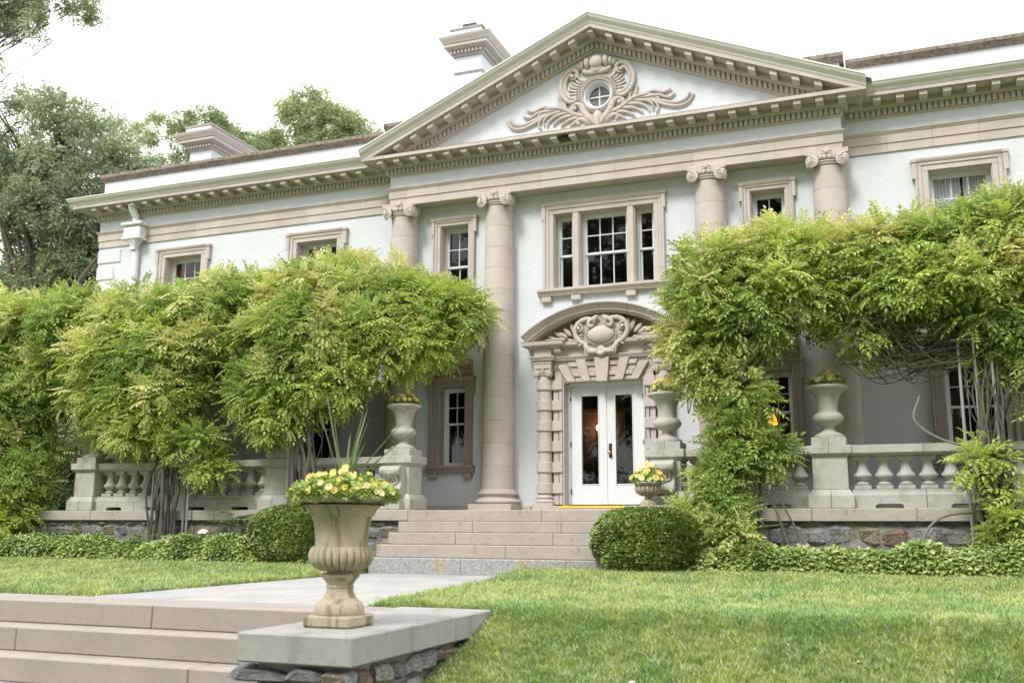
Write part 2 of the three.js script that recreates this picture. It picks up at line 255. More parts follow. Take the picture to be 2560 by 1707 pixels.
{
  const rect = (x0, x1, y0, y1) => [[x0, y0], [x0, y1], [x1, y1], [x1, y0]];
  const holes = winSpecs.map((w) => rect(w.cx - w.hw, w.cx + w.hw, w.y0, w.y1));
  for (const [a, b] of triple) holes.push(rect(a, b, 5.25, 6.75));
  holes.push(rect(-0.76, 0.76, 1.03, 3.38));
  mesh('wall', shapeGeo([[-12.45, 1.0], [12.45, 1.0], [12.45, 7.25], [-12.45, 7.25]], WZ - 0.4, WZ, holes), M.stucco, mansion);
  // the rest of the shell, so that daylight enters the rooms only through the openings
  for (const s of [-1, 1]) mesh('side_wall', box(s * 12.05, s * 12.449, -0.4, 8.5, -9, WZ - 0.401, 0), M.stucco, mansion);
  mesh('rear_wall', box(-12.44, 12.44, -0.4, 8.5, -9.4, -9.001, 0), M.stucco, mansion);
  mesh('foundation', box(-12.44, 12.44, -0.4, 0.999, WZ - 0.4, WZ - 0.01, 0), M.stucco, mansion);
  mesh('roof_deck', box(-12.4, 12.4, 8.2, 8.3, -9.0, -0.2, 0), M.roof, mansion);
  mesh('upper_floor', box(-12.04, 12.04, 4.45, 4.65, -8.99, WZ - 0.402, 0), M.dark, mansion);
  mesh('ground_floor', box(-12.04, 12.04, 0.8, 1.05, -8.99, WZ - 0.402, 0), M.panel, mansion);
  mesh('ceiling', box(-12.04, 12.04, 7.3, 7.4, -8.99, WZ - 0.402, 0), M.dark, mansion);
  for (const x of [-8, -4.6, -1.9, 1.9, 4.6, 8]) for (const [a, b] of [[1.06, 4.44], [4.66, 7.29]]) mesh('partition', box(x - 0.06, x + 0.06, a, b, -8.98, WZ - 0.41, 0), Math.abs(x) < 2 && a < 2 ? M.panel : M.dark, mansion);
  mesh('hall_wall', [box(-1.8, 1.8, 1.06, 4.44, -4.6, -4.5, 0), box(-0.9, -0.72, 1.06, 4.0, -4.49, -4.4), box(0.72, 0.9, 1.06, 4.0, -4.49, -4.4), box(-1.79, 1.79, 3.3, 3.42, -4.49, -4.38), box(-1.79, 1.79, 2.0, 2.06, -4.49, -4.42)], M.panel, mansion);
  for (const x of [-9.93, -6.39, 6.3, 3.1, -3.13]) for (const y of [1.06, 4.66]) mesh('room_wall', box(x - 1.2, x + 1.2, y, y + 2.6, -3.1, -3.0, 0), y < 2 ? M.panel : M.dark, mansion);
}
// plinth course, quoins
for (const [a, b] of [[-12.5, -1.46], [1.46, 12.5]]) mesh('plinth_course', box(a, b, 1.0, 1.115, WZ + 0.002, WZ + 0.06, 0.012), M.stone, mansion);
for (let k = 0; k < 15; k++) { const y = 1.16 + k * 0.403, w = k % 2 ? 0.5 : 0.68; mesh('quoin', box(-12.475, -12.45 + w, y, y + 0.335, -0.6, WZ + 0.028, 0.025), M.stucco, mansion); }
// ---------------------------------------------------------------- windows
const paneGeo = {}; const pane = (w, h) => paneGeo[`${w.toFixed(3)}_${h.toFixed(3)}`] ??= fin(new THREE.PlaneGeometry(w, h), false);
function sash(g, x0, x1, y0, y1, z, cols, rows) {
  const s = 0.042, m = 0.02;
  mesh('sash', [box(x0, x0 + s, y0, y1, z - 0.02, z + 0.02, 0.004), box(x1 - s, x1, y0, y1, z - 0.02, z + 0.02, 0.004), box(x0 + s, x1 - s, y0, y0 + s, z - 0.019, z + 0.019, 0.004), box(x0 + s, x1 - s, y1 - s, y1, z - 0.019, z + 0.019, 0.004)], M.white, g);
  const ix = x0 + s, iy = y0 + s, iw = x1 - x0 - 2 * s, ih = y1 - y0 - 2 * s;
  for (let i = 1; i < cols; i++) mesh('muntin', box(ix + iw * i / cols - m / 2, ix + iw * i / cols + m / 2, iy, iy + ih, z - 0.014, z + 0.014, 0.004), M.white, g);
  for (let j = 1; j < rows; j++) mesh('muntin', box(ix, ix + iw, iy + ih * j / rows - m / 2, iy + ih * j / rows + m / 2, z - 0.0125, z + 0.0125, 0.004), M.white, g);
  for (let i = 0; i < cols; i++) for (let j = 0; j < rows; j++) { const p = mesh('pane', pane(iw / cols, ih / rows), M.glass, g); p.position.set(ix + iw * (i + 0.5) / cols, iy + ih * (j + 0.5) / rows, z - 0.003); }
}
function fill(g, x0, x1, y0, y1, ym, cols) {       // white frame and the two sashes of one opening
  const z = WZ - 0.2, f = 0.05;
  mesh('frame', [box(x0, x0 + f, y0, y1, z - 0.12, z, 0.006), box(x1 - f, x1, y0, y1, z - 0.12, z, 0.006), box(x0 + f, x1 - f, y1 - f, y1, z - 0.119, z - 0.002, 0.006), box(x0 + f, x1 - f, y0, y0 + f * 0.8, z - 0.119, z + 0.02, 0.006)], M.white, g);
  sash(g, x0 + f, x1 - f, ym - 0.02, y1 - f, z - 0.04, cols, 2);
  sash(g, x0 + f, x1 - f, y0 + f * 0.8, ym + 0.022, z - 0.082, cols, 1);
}
function reveal(g, x0, x1, y0, y1, mat) { const a = WZ - 0.2, b = WZ + 0.001, t = 0.014; mesh('reveal', [box(x0 + 0.001, x0 + t, y0 + 0.001, y1 - 0.001, a, b, 0), box(x1 - t, x1 - 0.001, y0 + 0.001, y1 - 0.001, a, b, 0), box(x0 + t, x1 - t, y1 - t, y1 - 0.001, a, b, 0)], mat, g); }
for (const w of winSpecs) {
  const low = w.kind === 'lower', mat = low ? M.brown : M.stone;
  const g = group('window', mansion, [w.cx, 0, 0]), h = w.hw, b = w.band, T = w.top, ear = 0.045;
  reveal(g, -h, h, w.y0, w.y1, mat);
  const f = WZ + 0.002;
  for (const s of [-1, 1]) mesh('jamb', [box(s * h, s * (h + b * 0.45), w.y0, w.y1, f, f + 0.045, 0.008), box(s * (h + b * 0.45), s * (h + b * 0.8), w.y0, w.y1 + b * 0.449, f, f + 0.062, 0.008), box(s * (h + b * 0.8), s * (h + b), w.y0, w.y1, f, f + 0.085, 0.012)], mat, g);
  mesh('head', [box(-h - b * 0.449, h + b * 0.449, w.y1 + 0.0005, w.y1 + b * 0.45, f, f + 0.044, 0.006), box(-h - b * 0.8, h + b * 0.8, w.y1 + b * 0.45, T - 0.06, f, f + 0.063, 0.006), sweep([[0, T - 0.07], [0.07, T - 0.07], [0.085, T - 0.05], [0.1, T - 0.02], [0.1, T], [0, T]], [[-h - b + 0.045, f], [h + b - 0.045, f]])], mat, g);
  for (const s of [-1, 1]) mesh('ear', [box(s * (h + b * 0.8), s * (h + b + ear), T - 0.36, T - 0.071, f, f + 0.088, 0.008), box(s * (h + b - 0.045), s * (h + b + ear + 0.012), T - 0.069, T + 0.001, f, f + 0.101, 0.01)], mat, g);
  mesh('sill', [sweep([[0, w.y0 - 0.13], [0.09, w.y0 - 0.13], [0.1, w.y0 - 0.09], [0.13, w.y0 - 0.05], [0.145, w.y0 - 0.04], [0.145, w.y0], [0, w.y0 + 0.01]], [[-h - b - 0.05, f], [h + b + 0.05, f]]), box(-h - b, -h - b + 0.16, w.y0 - 0.25, w.y0 - 0.131, f, f + 0.085, 0.012), box(h + b - 0.16, h + b, w.y0 - 0.25, w.y0 - 0.131, f, f + 0.085, 0.012)], mat, g);
  if (low) {
    mesh('cornice', sweep([[0, T + 0.06], [0.05, T + 0.06], [0.05, T + 0.15], [0.09, T + 0.155], [0.1, T + 0.2], [0.17, T + 0.22], [0.18, T + 0.25], [0.22, T + 0.29], [0.22, T + 0.31], [0, T + 0.31]], [[-h - b + 0.01, f], [h + b - 0.01, f]]), mat, g);
    mesh('frieze', box(-h - b + 0.02, h + b - 0.02, T + 0.001, T + 0.059, f, f + 0.04, 0), mat, g);
    mesh('dentil_row', Array.from({ length: 20 }, (_, k) => { const x = -h - b + 0.03 + k * (2 * h + 2 * b - 0.06) / 19.5; return box(x, x + 0.022, T + 0.165, T + 0.2, f + 0.06, f + 0.112, 0); }), mat, g);
  }
  fill(g, -h, h, w.y0, w.y1, w.ym, w.cols);
  if (w.cx === 6.3 || w.cx === -6.39 || w.cx === -9.93) {   // drapery inside
    const P = [], n = 60, y0 = w.y0 - 0.1, y1 = w.y1 + 0.05;
    for (const [a, e] of w.cx === 6.3 && !low ? [[-0.5, 0.02], [0.06, 0.5]] : [[-0.5, -0.12]]) for (let i = 0; i < n; i++) { const q = (t) => [lerp(a, e, t), 0, -0.52 + 0.02 * Math.sin(t * 60) + 0.012 * Math.sin(t * 131 + 1)]; const A = q(i / n), B = q((i + 1) / n); P.push([[A[0], y0, A[2]], [B[0], y0, B[2]], [B[0], y1, B[2]], [A[0], y1, A[2]]]); }
    mesh('curtain', polys(P), low || w.cx < 0 ? M.redDrape : M.drape, g);
  }
}
{   // the three-part window over the door
  const g = group('window', mansion), f = WZ + 0.002;
  for (const [a, b, c] of triple) { reveal(g, a, b, 5.25, 6.75, M.stone); fill(g, a, b, 5.25, 6.75, 5.95, c); }
  for (const s of [-1, 1]) {
    mesh('jamb', [box(s * 1.0, s * 1.09, 5.25, 6.75, f, f + 0.045, 0.008), box(s * 1.09, s * 1.15, 5.25, 6.8395, f, f + 0.062, 0.008), box(s * 1.15, s * 1.2, 5.25, 6.75, f, f + 0.085, 0.012)], M.stone, g);
    mesh('mullion', box(s * 0.485, s * 0.605, 5.25, 6.75, WZ - 0.2, f + 0.04, 0.01), M.stone, g);
    mesh('ear', [box(s * 1.15, s * 1.235, 6.63, 6.909, f, f + 0.088, 0.008), box(s * 1.15, s * 1.25, 6.911, 6.981, f, f + 0.101, 0.01)], M.stone, g);
  }
  mesh('head', [box(-1.0895, 1.0895, 6.7505, 6.8395, f, f + 0.044, 0.006), box(-1.15, 1.15, 6.84, 6.92, f, f + 0.063, 0.006), sweep([[0, 6.91], [0.07, 6.91], [0.085, 6.93], [0.1, 6.96], [0.1, 6.98], [0, 6.98]], [[-1.15, f], [1.15, f]])], M.stone, g);
  for (const [a, b] of [[-1.3, -0.78], [-0.775, -0.26], [-0.255, 0.26], [0.265, 0.78], [0.785, 1.3]]) mesh('sill_block', sweep([[0, 5.1], [0.1, 5.1], [0.11, 5.13], [0.145, 5.17], [0.16, 5.18], [0.16, 5.23], [0, 5.25]], [[a, f], [b, f]]), M.stone, g);
  for (const x of [-1.14, -0.54, 0.54, 1.14]) mesh('bracket', box(x - 0.1, x + 0.1, 4.98, 5.099, f, f + 0.09, 0.014), M.stone, g);
}
// ---------------------------------------------------------------- columns
function ionicCapital(parent, s, z0 = 0) {         // about the neck axis, y = 0 at the neck, s = neck radius over 0.27
  const half = (k) => k * s;
  mesh('astragal', lathe([[0.2, -0.03], [0.275, -0.03], [0.292, -0.018], [0.292, -0.006], [0.275, 0.004], [0.285, 0.01], [0.3, 0.025], [0.3, 0.045], [0.28, 0.05], [0.2, 0.05]].map(([a, b]) => [half(a), half(b)]), 32), M.stone, parent);
  const eggs = []; for (let k = 0; k < 22; k++) { const a = k / 22 * Math.PI * 2; eggs.push(ball(half(0.29) * Math.cos(a), half(0.1), half(0.29) * Math.sin(a), half(0.042), 1.25, 1, 6)); }
  mesh('echinus', [lathe([[0.2, 0.05], [0.27, 0.05], [0.3, 0.1], [0.3, 0.15], [0.2, 0.15]].map(([a, b]) => [half(a), half(b)]), 32), eggs], M.stone, parent);
  // four faces, each with a pair of volutes set on the diagonal
  for (const [q, sd] of [[0, -1], [0, 1], [1, -1], [3, 1]]) {
    const r = half(0.112), cx = 0, cy = half(0.035);
    const parts = [lathe([[0.0, -0.02], [r * 0.9, -0.02], [r, -0.005], [r, 0.012], [r * 0.82, 0.02], [0.0, 0.014]], 24).rotateX(Math.PI / 2), spiral(0, 0, r * 0.9, 2.3, Math.PI / 2, -sd, 0.016, r * 0.13, r * 0.06), ball(0, 0, 0.022, r * 0.17, 1, 0.7, 6)];
    const g = merged(parts).rotateY(sd * 0.22).translate(sd * half(0.25), cy, half(0.315)).rotateY(q * Math.PI / 2);
    mesh('volute', fin(g), M.stone, parent);
  }
  const bands = []; for (let q = 0; q < 4; q++) bands.push(limb([[-half(0.26), half(0.138), half(0.3)], [-half(0.12), half(0.12), half(0.285)], [half(0.12), half(0.12), half(0.285)], [half(0.26), half(0.138), half(0.3)]], () => half(0.014), 8, 6).rotateY(q * Math.PI / 2));
  const N = 10, out = [];
  for (let q = 0; q < 4; q++) for (let i = 0; i < N; i++) { const t = i / N * 2 - 1, w = half(0.37), a = q * Math.PI / 2; const z = half(0.35 - 0.065 * (1 - t * t)), x = t * w * 0.97; out.push([x * Math.cos(a) + z * Math.sin(a), -x * Math.sin(a) + z * Math.cos(a)]); }
  const ab = shapeGeo(out, half(0.128), half(0.222), [], 0.01).rotateX(-Math.PI / 2);
  mesh('abacus', [fin(ab), bands], M.stone, parent);
  const fl = []; for (let q = 0; q < 2; q++) { const a = q * Math.PI / 2; const b = [ball(0, half(0.19), half(0.315), half(0.045), 1.1, 0.7, 6)]; for (let k = 0; k < 6; k++) { const e = k / 6 * Math.PI * 2 + 0.5; b.push(ball(Math.cos(e) * half(0.05), half(0.19) + Math.sin(e) * half(0.055), half(0.305), half(0.03), 1, 0.6, 5)); } fl.push(merged(b).rotateY(a)); }
  mesh('flower', fl, M.stone, parent);
}
{
  const col = group('column', mansion);
  const rad0 = (y) => { const t = (y - 1.41) / (6.96 - 1.41); return 0.315 - 0.045 * Math.pow(clamp((t - 0.15) / 0.85, 0, 1), 1.5); };
  mesh('plinth', box(-0.43, 0.43, 1.001, 1.13, -0.3, 0.43, 0.01), M.stone, col);
  mesh('base', lathe([[0.2, 1.131], [0.39, 1.131], [0.425, 1.15], [0.435, 1.18], [0.42, 1.21], [0.39, 1.222], [0.385, 1.232], [0.355, 1.245], [0.345, 1.27], [0.36, 1.29], [0.382, 1.3], [0.395, 1.325], [0.382, 1.352], [0.355, 1.362], [0.355, 1.375], [0.335, 1.385], [0.325, 1.41], [0.2, 1.41]], 40), M.stone, col);
  const n = 13, y0 = 1.411, y1 = 6.955;
  for (let k = 0; k < n; k++) { const a = lerp(y0, y1, k / n), b = lerp(y0, y1, (k + 1) / n), c = 0.004; mesh('drum', lathe([[0.1, a], [rad0(a) - c, a], [rad0(a + c), a + c], [rad0((a + b) / 2), (a + b) / 2], [rad0(b - c), b - c], [rad0(b) - c, b - 0.001], [0.1, b - 0.001]], 36), M.stones[(k * 5 + (k >> 1)) % 4], col); }
  const tops = new THREE.Group(); ionicCapital(tops, 1); for (const c of [...tops.children]) { c.position.y = 6.985; col.add(c); }
  col.position.x = -4.185;
  for (const x of [-2.083, 2.083, 4.185]) { const c = col.clone(); c.position.x = x; mansion.add(c); }
}
// ---------------------------------------------------------------- entablature
const PLAN = [[-12.45, -6], [-12.45, ZW], [-4.45, ZW], [-4.45, ZC], [4.45, ZC], [4.45, ZW], [12.45, ZW], [12.45, -6]];
sweepBlocks('architrave_block', [[-0.4, 7.2], [0, 7.2], [0, 7.352], [0.02, 7.36], [0.02, 7.515], [0.034, 7.522], [0.04, 7.54], [0.058, 7.558], [0.06, 7.578], [-0.4, 7.578]], [[-12.45, -2.5], ...PLAN.slice(1, 6), [9.6, ZW]], 0.74, (k) => M.stones[(k * 7) % 4], mansion);
mesh('frieze', sweep([[-0.4, 7.5785], [0, 7.5785], [0, 7.83], [-0.4, 7.83]], PLAN, 0), M.stucco, mansion);
mesh('dentil_band', sweep([[-0.4, 7.8305], [0.022, 7.8305], [0.04, 7.858], [0.04, 7.975], [0.1, 7.978], [0.112, 7.99], [0.125, 8.015], [0.13, 8.03], [-0.4, 8.03]], PLAN), M.stone, mansion);
mesh('corona', sweep([[-0.4, 8.0305], [0.135, 8.0305], [0.14, 8.09], [0.405, 8.09], [0.41, 8.1], [0.425, 8.1], [0.425, 8.085], [0.45, 8.085], [0.45, 8.15], [0.456, 8.155], [-0.4, 8.155]], PLAN), M.stone, mansion);
const CYMA = [[0.3, 8.157], [0.458, 8.157], [0.46, 8.17], [0.468, 8.172], [0.472, 8.19], [0.495, 8.215], [0.53, 8.24], [0.55, 8.27], [0.555, 8.29], [0.57, 8.295], [0.57, 8.32], [0.3, 8.32]];
mesh('gutter', sweep(CYMA, [[-12.45, -6], [-12.45, ZW], [-4.83, ZW]]), M.gutter, mansion);
mesh('gutter', sweep(CYMA, [[4.83, ZW], [12.45, ZW], [12.45, -6]]), M.gutter, mansion);
// modillions and dentils
const modGeo = fin(merged([box(-0.066, 0.066, 8.0, 8.089, 0.16, 0.405, 0.008), box(-0.073, 0.073, 8.07, 8.0895, 0.141, 0.412, 0.004), box(-0.064, 0.064, 8.012, 8.0885, 0.14, 0.161, 0.0)]));
const coffGeo = fin(merged([box(-0.1, 0.1, 8.081, 8.0895, 0.16, 0.18, 0.002), box(-0.1, 0.1, 8.081, 8.0895, 0.36, 0.38, 0.002), box(-0.1, -0.082, 8.0812, 8.0894, 0.18, 0.36, 0.002), box(0.082, 0.1, 8.0812, 8.0894, 0.18, 0.36, 0.002)]));
const denGeo = box(-0.033, 0.033, 7.866, 7.973, 0.041, 0.094, 0.004);
function row(geo, name, xs, z) { for (const x of xs) { const m = mesh(name, geo, M.stone, mansion); m.position.set(x, 0, z); } }
const steps_ = (a, b, s) => { const o = []; for (let x = a; x <= b + 1e-6; x += s) o.push(x); return o; };
row(modGeo, 'modillion', steps_(-4.5, 4.5, 0.375), ZC); row(coffGeo, 'coffer_frame', steps_(-4.3125, 4.3125, 0.375), ZC);
row(modGeo, 'modillion', [...steps_(-12.31, -5.0, 0.375), ...steps_(5.06, 8.6, 0.375)], ZW); row(coffGeo, 'coffer_frame', [...steps_(-12.1225, -5.1, 0.375), ...steps_(5.2475, 8.5, 0.375)], ZW);
row(denGeo, 'dentil', steps_(-4.48, 4.48, 0.0925), ZC);
row(denGeo, 'dentil', [...steps_(-10.5, -4.6, 0.0925), ...steps_(4.62, 8.0, 0.0925)], ZW);
{ const far = mesh('dentil_row', [...steps_(-12.44, -10.51, 0.0925), ...steps_(8.1, 12.4, 0.0925)].map((x) => denGeo.clone().translate(x, 0, ZW)), M.stone, mansion); far.userData.kind = 'stuff'; }
for (const s of [-1, 1]) { const m = mesh('modillion', modGeo, M.stone, mansion); m.position.set(s * 4.45, 0, -0.02); m.rotation.y = s * Math.PI / 2; }
// ---------------------------------------------------------------- pediment
const SL = 0.43, RX = 4.91, rk = (y) => 8.32 + (y - 8.32) * 1.15;
function rake(profile, xe, mat, name) {           // [offset, y] profile run up both slopes, plumb-cut at apex and ends
  for (const s of [-1, 1]) {
    const ring = [0, xe].map((x) => profile.map(([o, y]) => [s * x, rk(y) + SL * (RX - x), ZC + 0.004 + o]));
    const L = [], c = profile.length; for (let k = 0; k < c; k++) { const q = [ring[0][k], ring[1][k], ring[1][(k + 1) % c], ring[0][(k + 1) % c]]; L.push(s > 0 ? q : q.reverse()); }
    const tri = THREE.ShapeUtils.triangulateShape(profile.map((p) => new THREE.Vector2(...p)), []);
    for (const t of tri) { const b = t.map((k) => ring[1][k]); L.push(s > 0 ? b.reverse() : b); }
    mesh(name, soft(polys(L), 0.5), mat, mansion);
  }
}
rake(CYMA.map(([o, y]) => [o === 0.3 ? -0.3 : o, y]), RX, M.gutter, 'raking_gutter');
rake([[-0.3, 8.0305], [0.135, 8.0305], [0.14, 8.09], [0.405, 8.09], [0.41, 8.1], [0.425, 8.1], [0.425, 8.085], [0.45, 8.085], [0.45, 8.15], [0.456, 8.155], [-0.3, 8.155]], 4.83, M.stone, 'raking_corona');
rake([[-0.3, 7.8305], [0.022, 7.8305], [0.04, 7.858], [0.04, 7.975], [0.1, 7.978], [0.112, 7.99], [0.125, 8.015], [0.13, 8.03], [-0.3, 8.03]], 4.42, M.stone, 'raking_dentil_band');
for (const s of [-1, 1]) {
  const sh = new THREE.Matrix4().set(1, 0, 0, 0, -s * SL, 1, 0, 0, 0, 0, 1, 0, 0, 0, 0, 1);
  const put = (geo, name, xs) => { const g = fin(geo.clone().applyMatrix4(new THREE.Matrix4().makeTranslation(0, -8.32, 0)).applyMatrix4(new THREE.Matrix4().makeScale(1, 1.15, 1)).applyMatrix4(sh)); for (const x of xs) { const m = mesh(name, g, M.stone, mansion); m.position.set(s * x, 8.32 + SL * (RX - x), ZC + 0.004); } };
  put(modGeo, 'modillion', steps_(0.375, 4.35, 0.375)); put(coffGeo, 'coffer_frame', steps_(0.1875, 4.2, 0.375)); put(denGeo, 'dentil', steps_(0.05, 4.2, 0.0925));
}
{ const m = mesh('modillion', modGeo, M.stone, mansion); m.position.set(0, SL * RX - 0.045, ZC); }
{
  const hole = []; for (let k = 0; k < 40; k++) { const a = -k / 40 * Math.PI * 2; hole.push([0.02 + 0.275 * Math.cos(a), 8.98 + 0.275 * Math.sin(a)]); }
  mesh('tympanum', shapeGeo([[-4.66, 8.156], [4.66, 8.156], [0, 8.156 + 4.66 * SL]], ZC - 0.3, ZC - 0.02, [hole]), M.stucco, mansion);
  mesh('gable_roof', polys([[[0, 10.425, 0.6], [5.0, 8.28, 0.6], [5.0, 8.28, -6], [0, 10.425, -6]], [[0, 10.425, 0.6], [0, 10.425, -6], [-5.0, 8.28, -6], [-5.0, 8.28, 0.6]]]), M.roof, mansion);
  const g = group('round_window', mansion, [0.02, 8.98, 0]);
  mesh('reveal', lathe([[0.274, 0.171], [0.274, 0.0], [0.21, 0.0], [0.21, 0.03], [0.235, 0.035], [0.24, 0.05], [0.258, 0.055], [0.258, 0.165], [0.274, 0.171]], 40).rotateX(Math.PI / 2), M.white, g);
  mesh('muntin', box(-0.012, 0.012, -0.212, 0.212, 0.006, 0.028, 0.003), M.white, g); mesh('muntin', box(-0.211, 0.211, -0.0121, 0.0119, 0.007, 0.027, 0.003), M.white, g);
  for (let q = 0; q < 4; q++) { const p = mesh('pane', fin(new THREE.CircleGeometry(0.212, 10, q * Math.PI / 2, Math.PI / 2), false), M.glass, g); p.position.z = 0.012; }
  mesh('attic_box', [box(-0.5, 0.5, -0.5, 0.5, -1.2, -1.1, 0), box(-0.5, -0.45, -0.5, 0.5, -1.09, -0.12, 0), box(0.45, 0.5, -0.5, 0.5, -1.09, -0.12, 0), box(-0.44, 0.44, -0.5, -0.45, -1.09, -0.12, 0), box(-0.44, 0.44, 0.45, 0.5, -1.09, -0.12, 0)], M.dark, g);
}
{   // carved surround of the round window
  const g = group('cartouche', mansion, [0.02, 8.98, 0]), z = ZC - 0.005;
  const beads = []; for (let k = 0; k < 46; k++) { const a = k / 46 * Math.PI * 2; beads.push(ball(0.345 * Math.cos(a), 0.345 * Math.sin(a), z + 0.02, 0.022, 1, 1, 6)); }
  mesh('bead_ring', [beads, lathe([[0.29, -0.02], [0.3, 0.03], [0.322, 0.036], [0.33, 0.01], [0.362, 0.01], [0.375, 0.03], [0.39, 0.02], [0.39, -0.02]], 44).rotateX(Math.PI / 2).translate(0, 0, z)], M.stone, g);
  for (const s of [-1, 1]) {
    const X = (l) => l.map(([x, y, d]) => [s * x, y, d]);
    mesh('scroll', [horn(X([[0.38, 0.36], [0.4, 0.5], [0.5, 0.55], [0.64, 0.47], [0.73, 0.27], [0.71, 0.08], [0.6, -0.08], [0.47, -0.12], [0.4, -0.06]]), 0.05, 0.05, z + 0.03, 26), horn(X([[0.44, 0.42], [0.55, 0.46], [0.64, 0.32], [0.65, 0.16], [0.57, 0.0], [0.48, -0.05]]), 0.045, 0.04, z + 0.02, 20), spiral(s * 0.49, 0.41, 0.085, 1.3, s > 0 ? 2.4 : 0.7, s, z + 0.04, 0.024, 0.014), ball(s * 0.49, 0.41, z + 0.06, 0.045, 1, 0.8), ball(s * 0.44, -0.06, z + 0.05, 0.045, 1, 0.8)], M.stone, g);
    for (let k = 0; k < 8; k++) { const a = -0.12 + k * 0.135; mesh('shell_rib', horn([[s * 0.39 * Math.cos(a), 0.39 * Math.sin(a)], [s * (0.5 * Math.cos(a) + 0.01), 0.5 * Math.sin(a) - 0.02], [s * 0.6 * Math.cos(a * 1.05), 0.6 * Math.sin(a * 1.05) - 0.015]], 0.03, 0.024, z + 0.008, 7), M.stone, g); }
    const lobes = [
      [[[0.22, -0.44], [0.45, -0.36], [0.72, -0.2], [1.0, -0.17], [1.22, -0.29]], 0.055, 0.02], [[[0.68, -0.24], [0.77, -0.1], [0.8, 0.05]], 0.042, 0.018], [[[0.62, -0.26], [0.66, -0.1], [0.67, 0.0]], 0.036, 0.018],
      [[[0.86, -0.2], [1.1, -0.12], [1.3, -0.18], [1.45, -0.13]], 0.04, 0.016], [[[0.9, -0.22], [1.2, -0.22], [1.4, -0.3], [1.52, -0.23]], 0.04, 0.016], [[[1.0, -0.25], [1.3, -0.36], [1.55, -0.43], [1.72, -0.38], [1.8, -0.26]], 0.04, 0.02],
      [[[0.98, -0.27], [1.3, -0.42], [1.56, -0.5], [1.76, -0.45], [1.87, -0.3]], 0.042, 0.02], [[[0.58, -0.31], [0.84, -0.34], [1.0, -0.45], [1.02, -0.53]], 0.045, 0.016], [[[0.48, -0.37], [0.74, -0.41], [0.9, -0.52]], 0.045, 0.016], [[[0.36, -0.43], [0.58, -0.47], [0.74, -0.56]], 0.045, 0.016], [[[1.04, -0.26], [1.16, -0.38], [1.2, -0.5], [1.14, -0.56]], 0.036, 0.014], [[[0.74, -0.26], [0.98, -0.3], [1.1, -0.42], [1.08, -0.5]], 0.04, 0.014], [[[0.3, -0.47], [0.46, -0.53], [0.56, -0.6]], 0.04, 0.014]];
    for (const [p, a, b] of lobes) { const sh = (d) => p.map(([x, y]) => [s * x, y + d]); mesh('acanthus_leaf', [horn(sh(0), a, b, z + 0.02, 12, 5), horn(p.map(([x, y]) => [s * (x + 0.008), y - a * 0.75]), a * 0.62, b * 0.6, z + 0.008, 10, 5)], M.stone, g); }
    mesh('scroll', [horn(X([[0.06, -0.62], [0.16, -0.5], [0.26, -0.36], [0.34, -0.2], [0.45, -0.17], [0.52, -0.25], [0.46, -0.32]]), 0.085, 0.045, z + 0.01, 18), horn(X([[0.14, -0.62], [0.24, -0.52], [0.36, -0.48], [0.42, -0.53], [0.36, -0.58]]), 0.06, 0.03, z + 0.01, 12), ball(s * 0.45, -0.26, z + 0.05, 0.05, 1, 0.8)], M.stone, g);
  }
  mesh('keystone_shell', [ball(0, -0.5, z + 0.01, 0.1, 1.6, 0.5), ball(0, -0.6, z + 0.03, 0.045, 1.5, 0.6), horn([[0, -0.4], [0, -0.55], [0, -0.66]], 0.06, 0.04, z + 0.03, 6)], M.stone, g);
  const cr = [ball(0, 0.63, z + 0.05, 0.15, 0.95, 0.75, 12)];
  for (const s of [-1, 1]) cr.push(lathe([[0.0, -0.05], [0.1, -0.05], [0.125, -0.02], [0.12, 0.03], [0.0, 0.05]], 16).rotateZ(Math.PI / 2).translate(s * 0.19, 0.63, z + 0.03), lathe([[0.0, -0.03], [0.085, -0.03], [0.1, 0], [0.085, 0.03], [0, 0.03]], 16).rotateZ(Math.PI / 2).translate(s * 0.28, 0.615, z + 0.02), ball(s * 0.335, 0.6, z + 0.02, 0.075, 1.1, 0.8), horn([[s * 0.3, 0.52], [s * 0.18, 0.46], [0, 0.44]], 0.07, 0.06, z + 0.01, 8));
  cr.push(ball(0, 0.5, z + 0.02, 0.16, 0.6, 0.5));
  mesh('crown', cr, M.stone, g);
}
// ---------------------------------------------------------------- parapet
for (const [a, b] of [[-12.42, -4.8], [4.57, 12.42]]) {
  mesh('parapet', box(a, b, 8.16, 8.845, -0.5, ZW - 0.01, 0), M.stained, mansion);
  const n = Math.round((b - a) / 1.08); for (let k = 0; k < n; k++) { const x0 = lerp(a - (a < 0 ? 0.1 : 0), b + (a > 0 ? 0.1 : 0), k / n) + 0.003, x1 = lerp(a - (a < 0 ? 0.1 : 0), b + (a > 0 ? 0.1 : 0), (k + 1) / n) - 0.003; mesh('coping_stone', sweep([[-0.4, 8.846], [0.025, 8.846], [0.035, 8.87], [0.06, 8.89], [0.09, 8.92], [0.1, 8.925], [0.1, 8.985], [0.085, 9.0], [-0.4, 9.0]], [[x0, ZW], [x1, ZW]]), M.lichen, mansion); }
}
mesh('parapet', box(-12.42, -12.0, 8.16, 8.845, -9, -0.5, 0), M.stucco, mansion);
mesh('coping_stone', box(-12.52, -11.95, 8.846, 9.0, -9, -0.56, 0.01), M.lichen, mansion);
mesh('raised_parapet', box(-4.72, 4.47, 8.31, 9.02, -0.62, ZW - 0.03, 0), M.stucco, mansion);
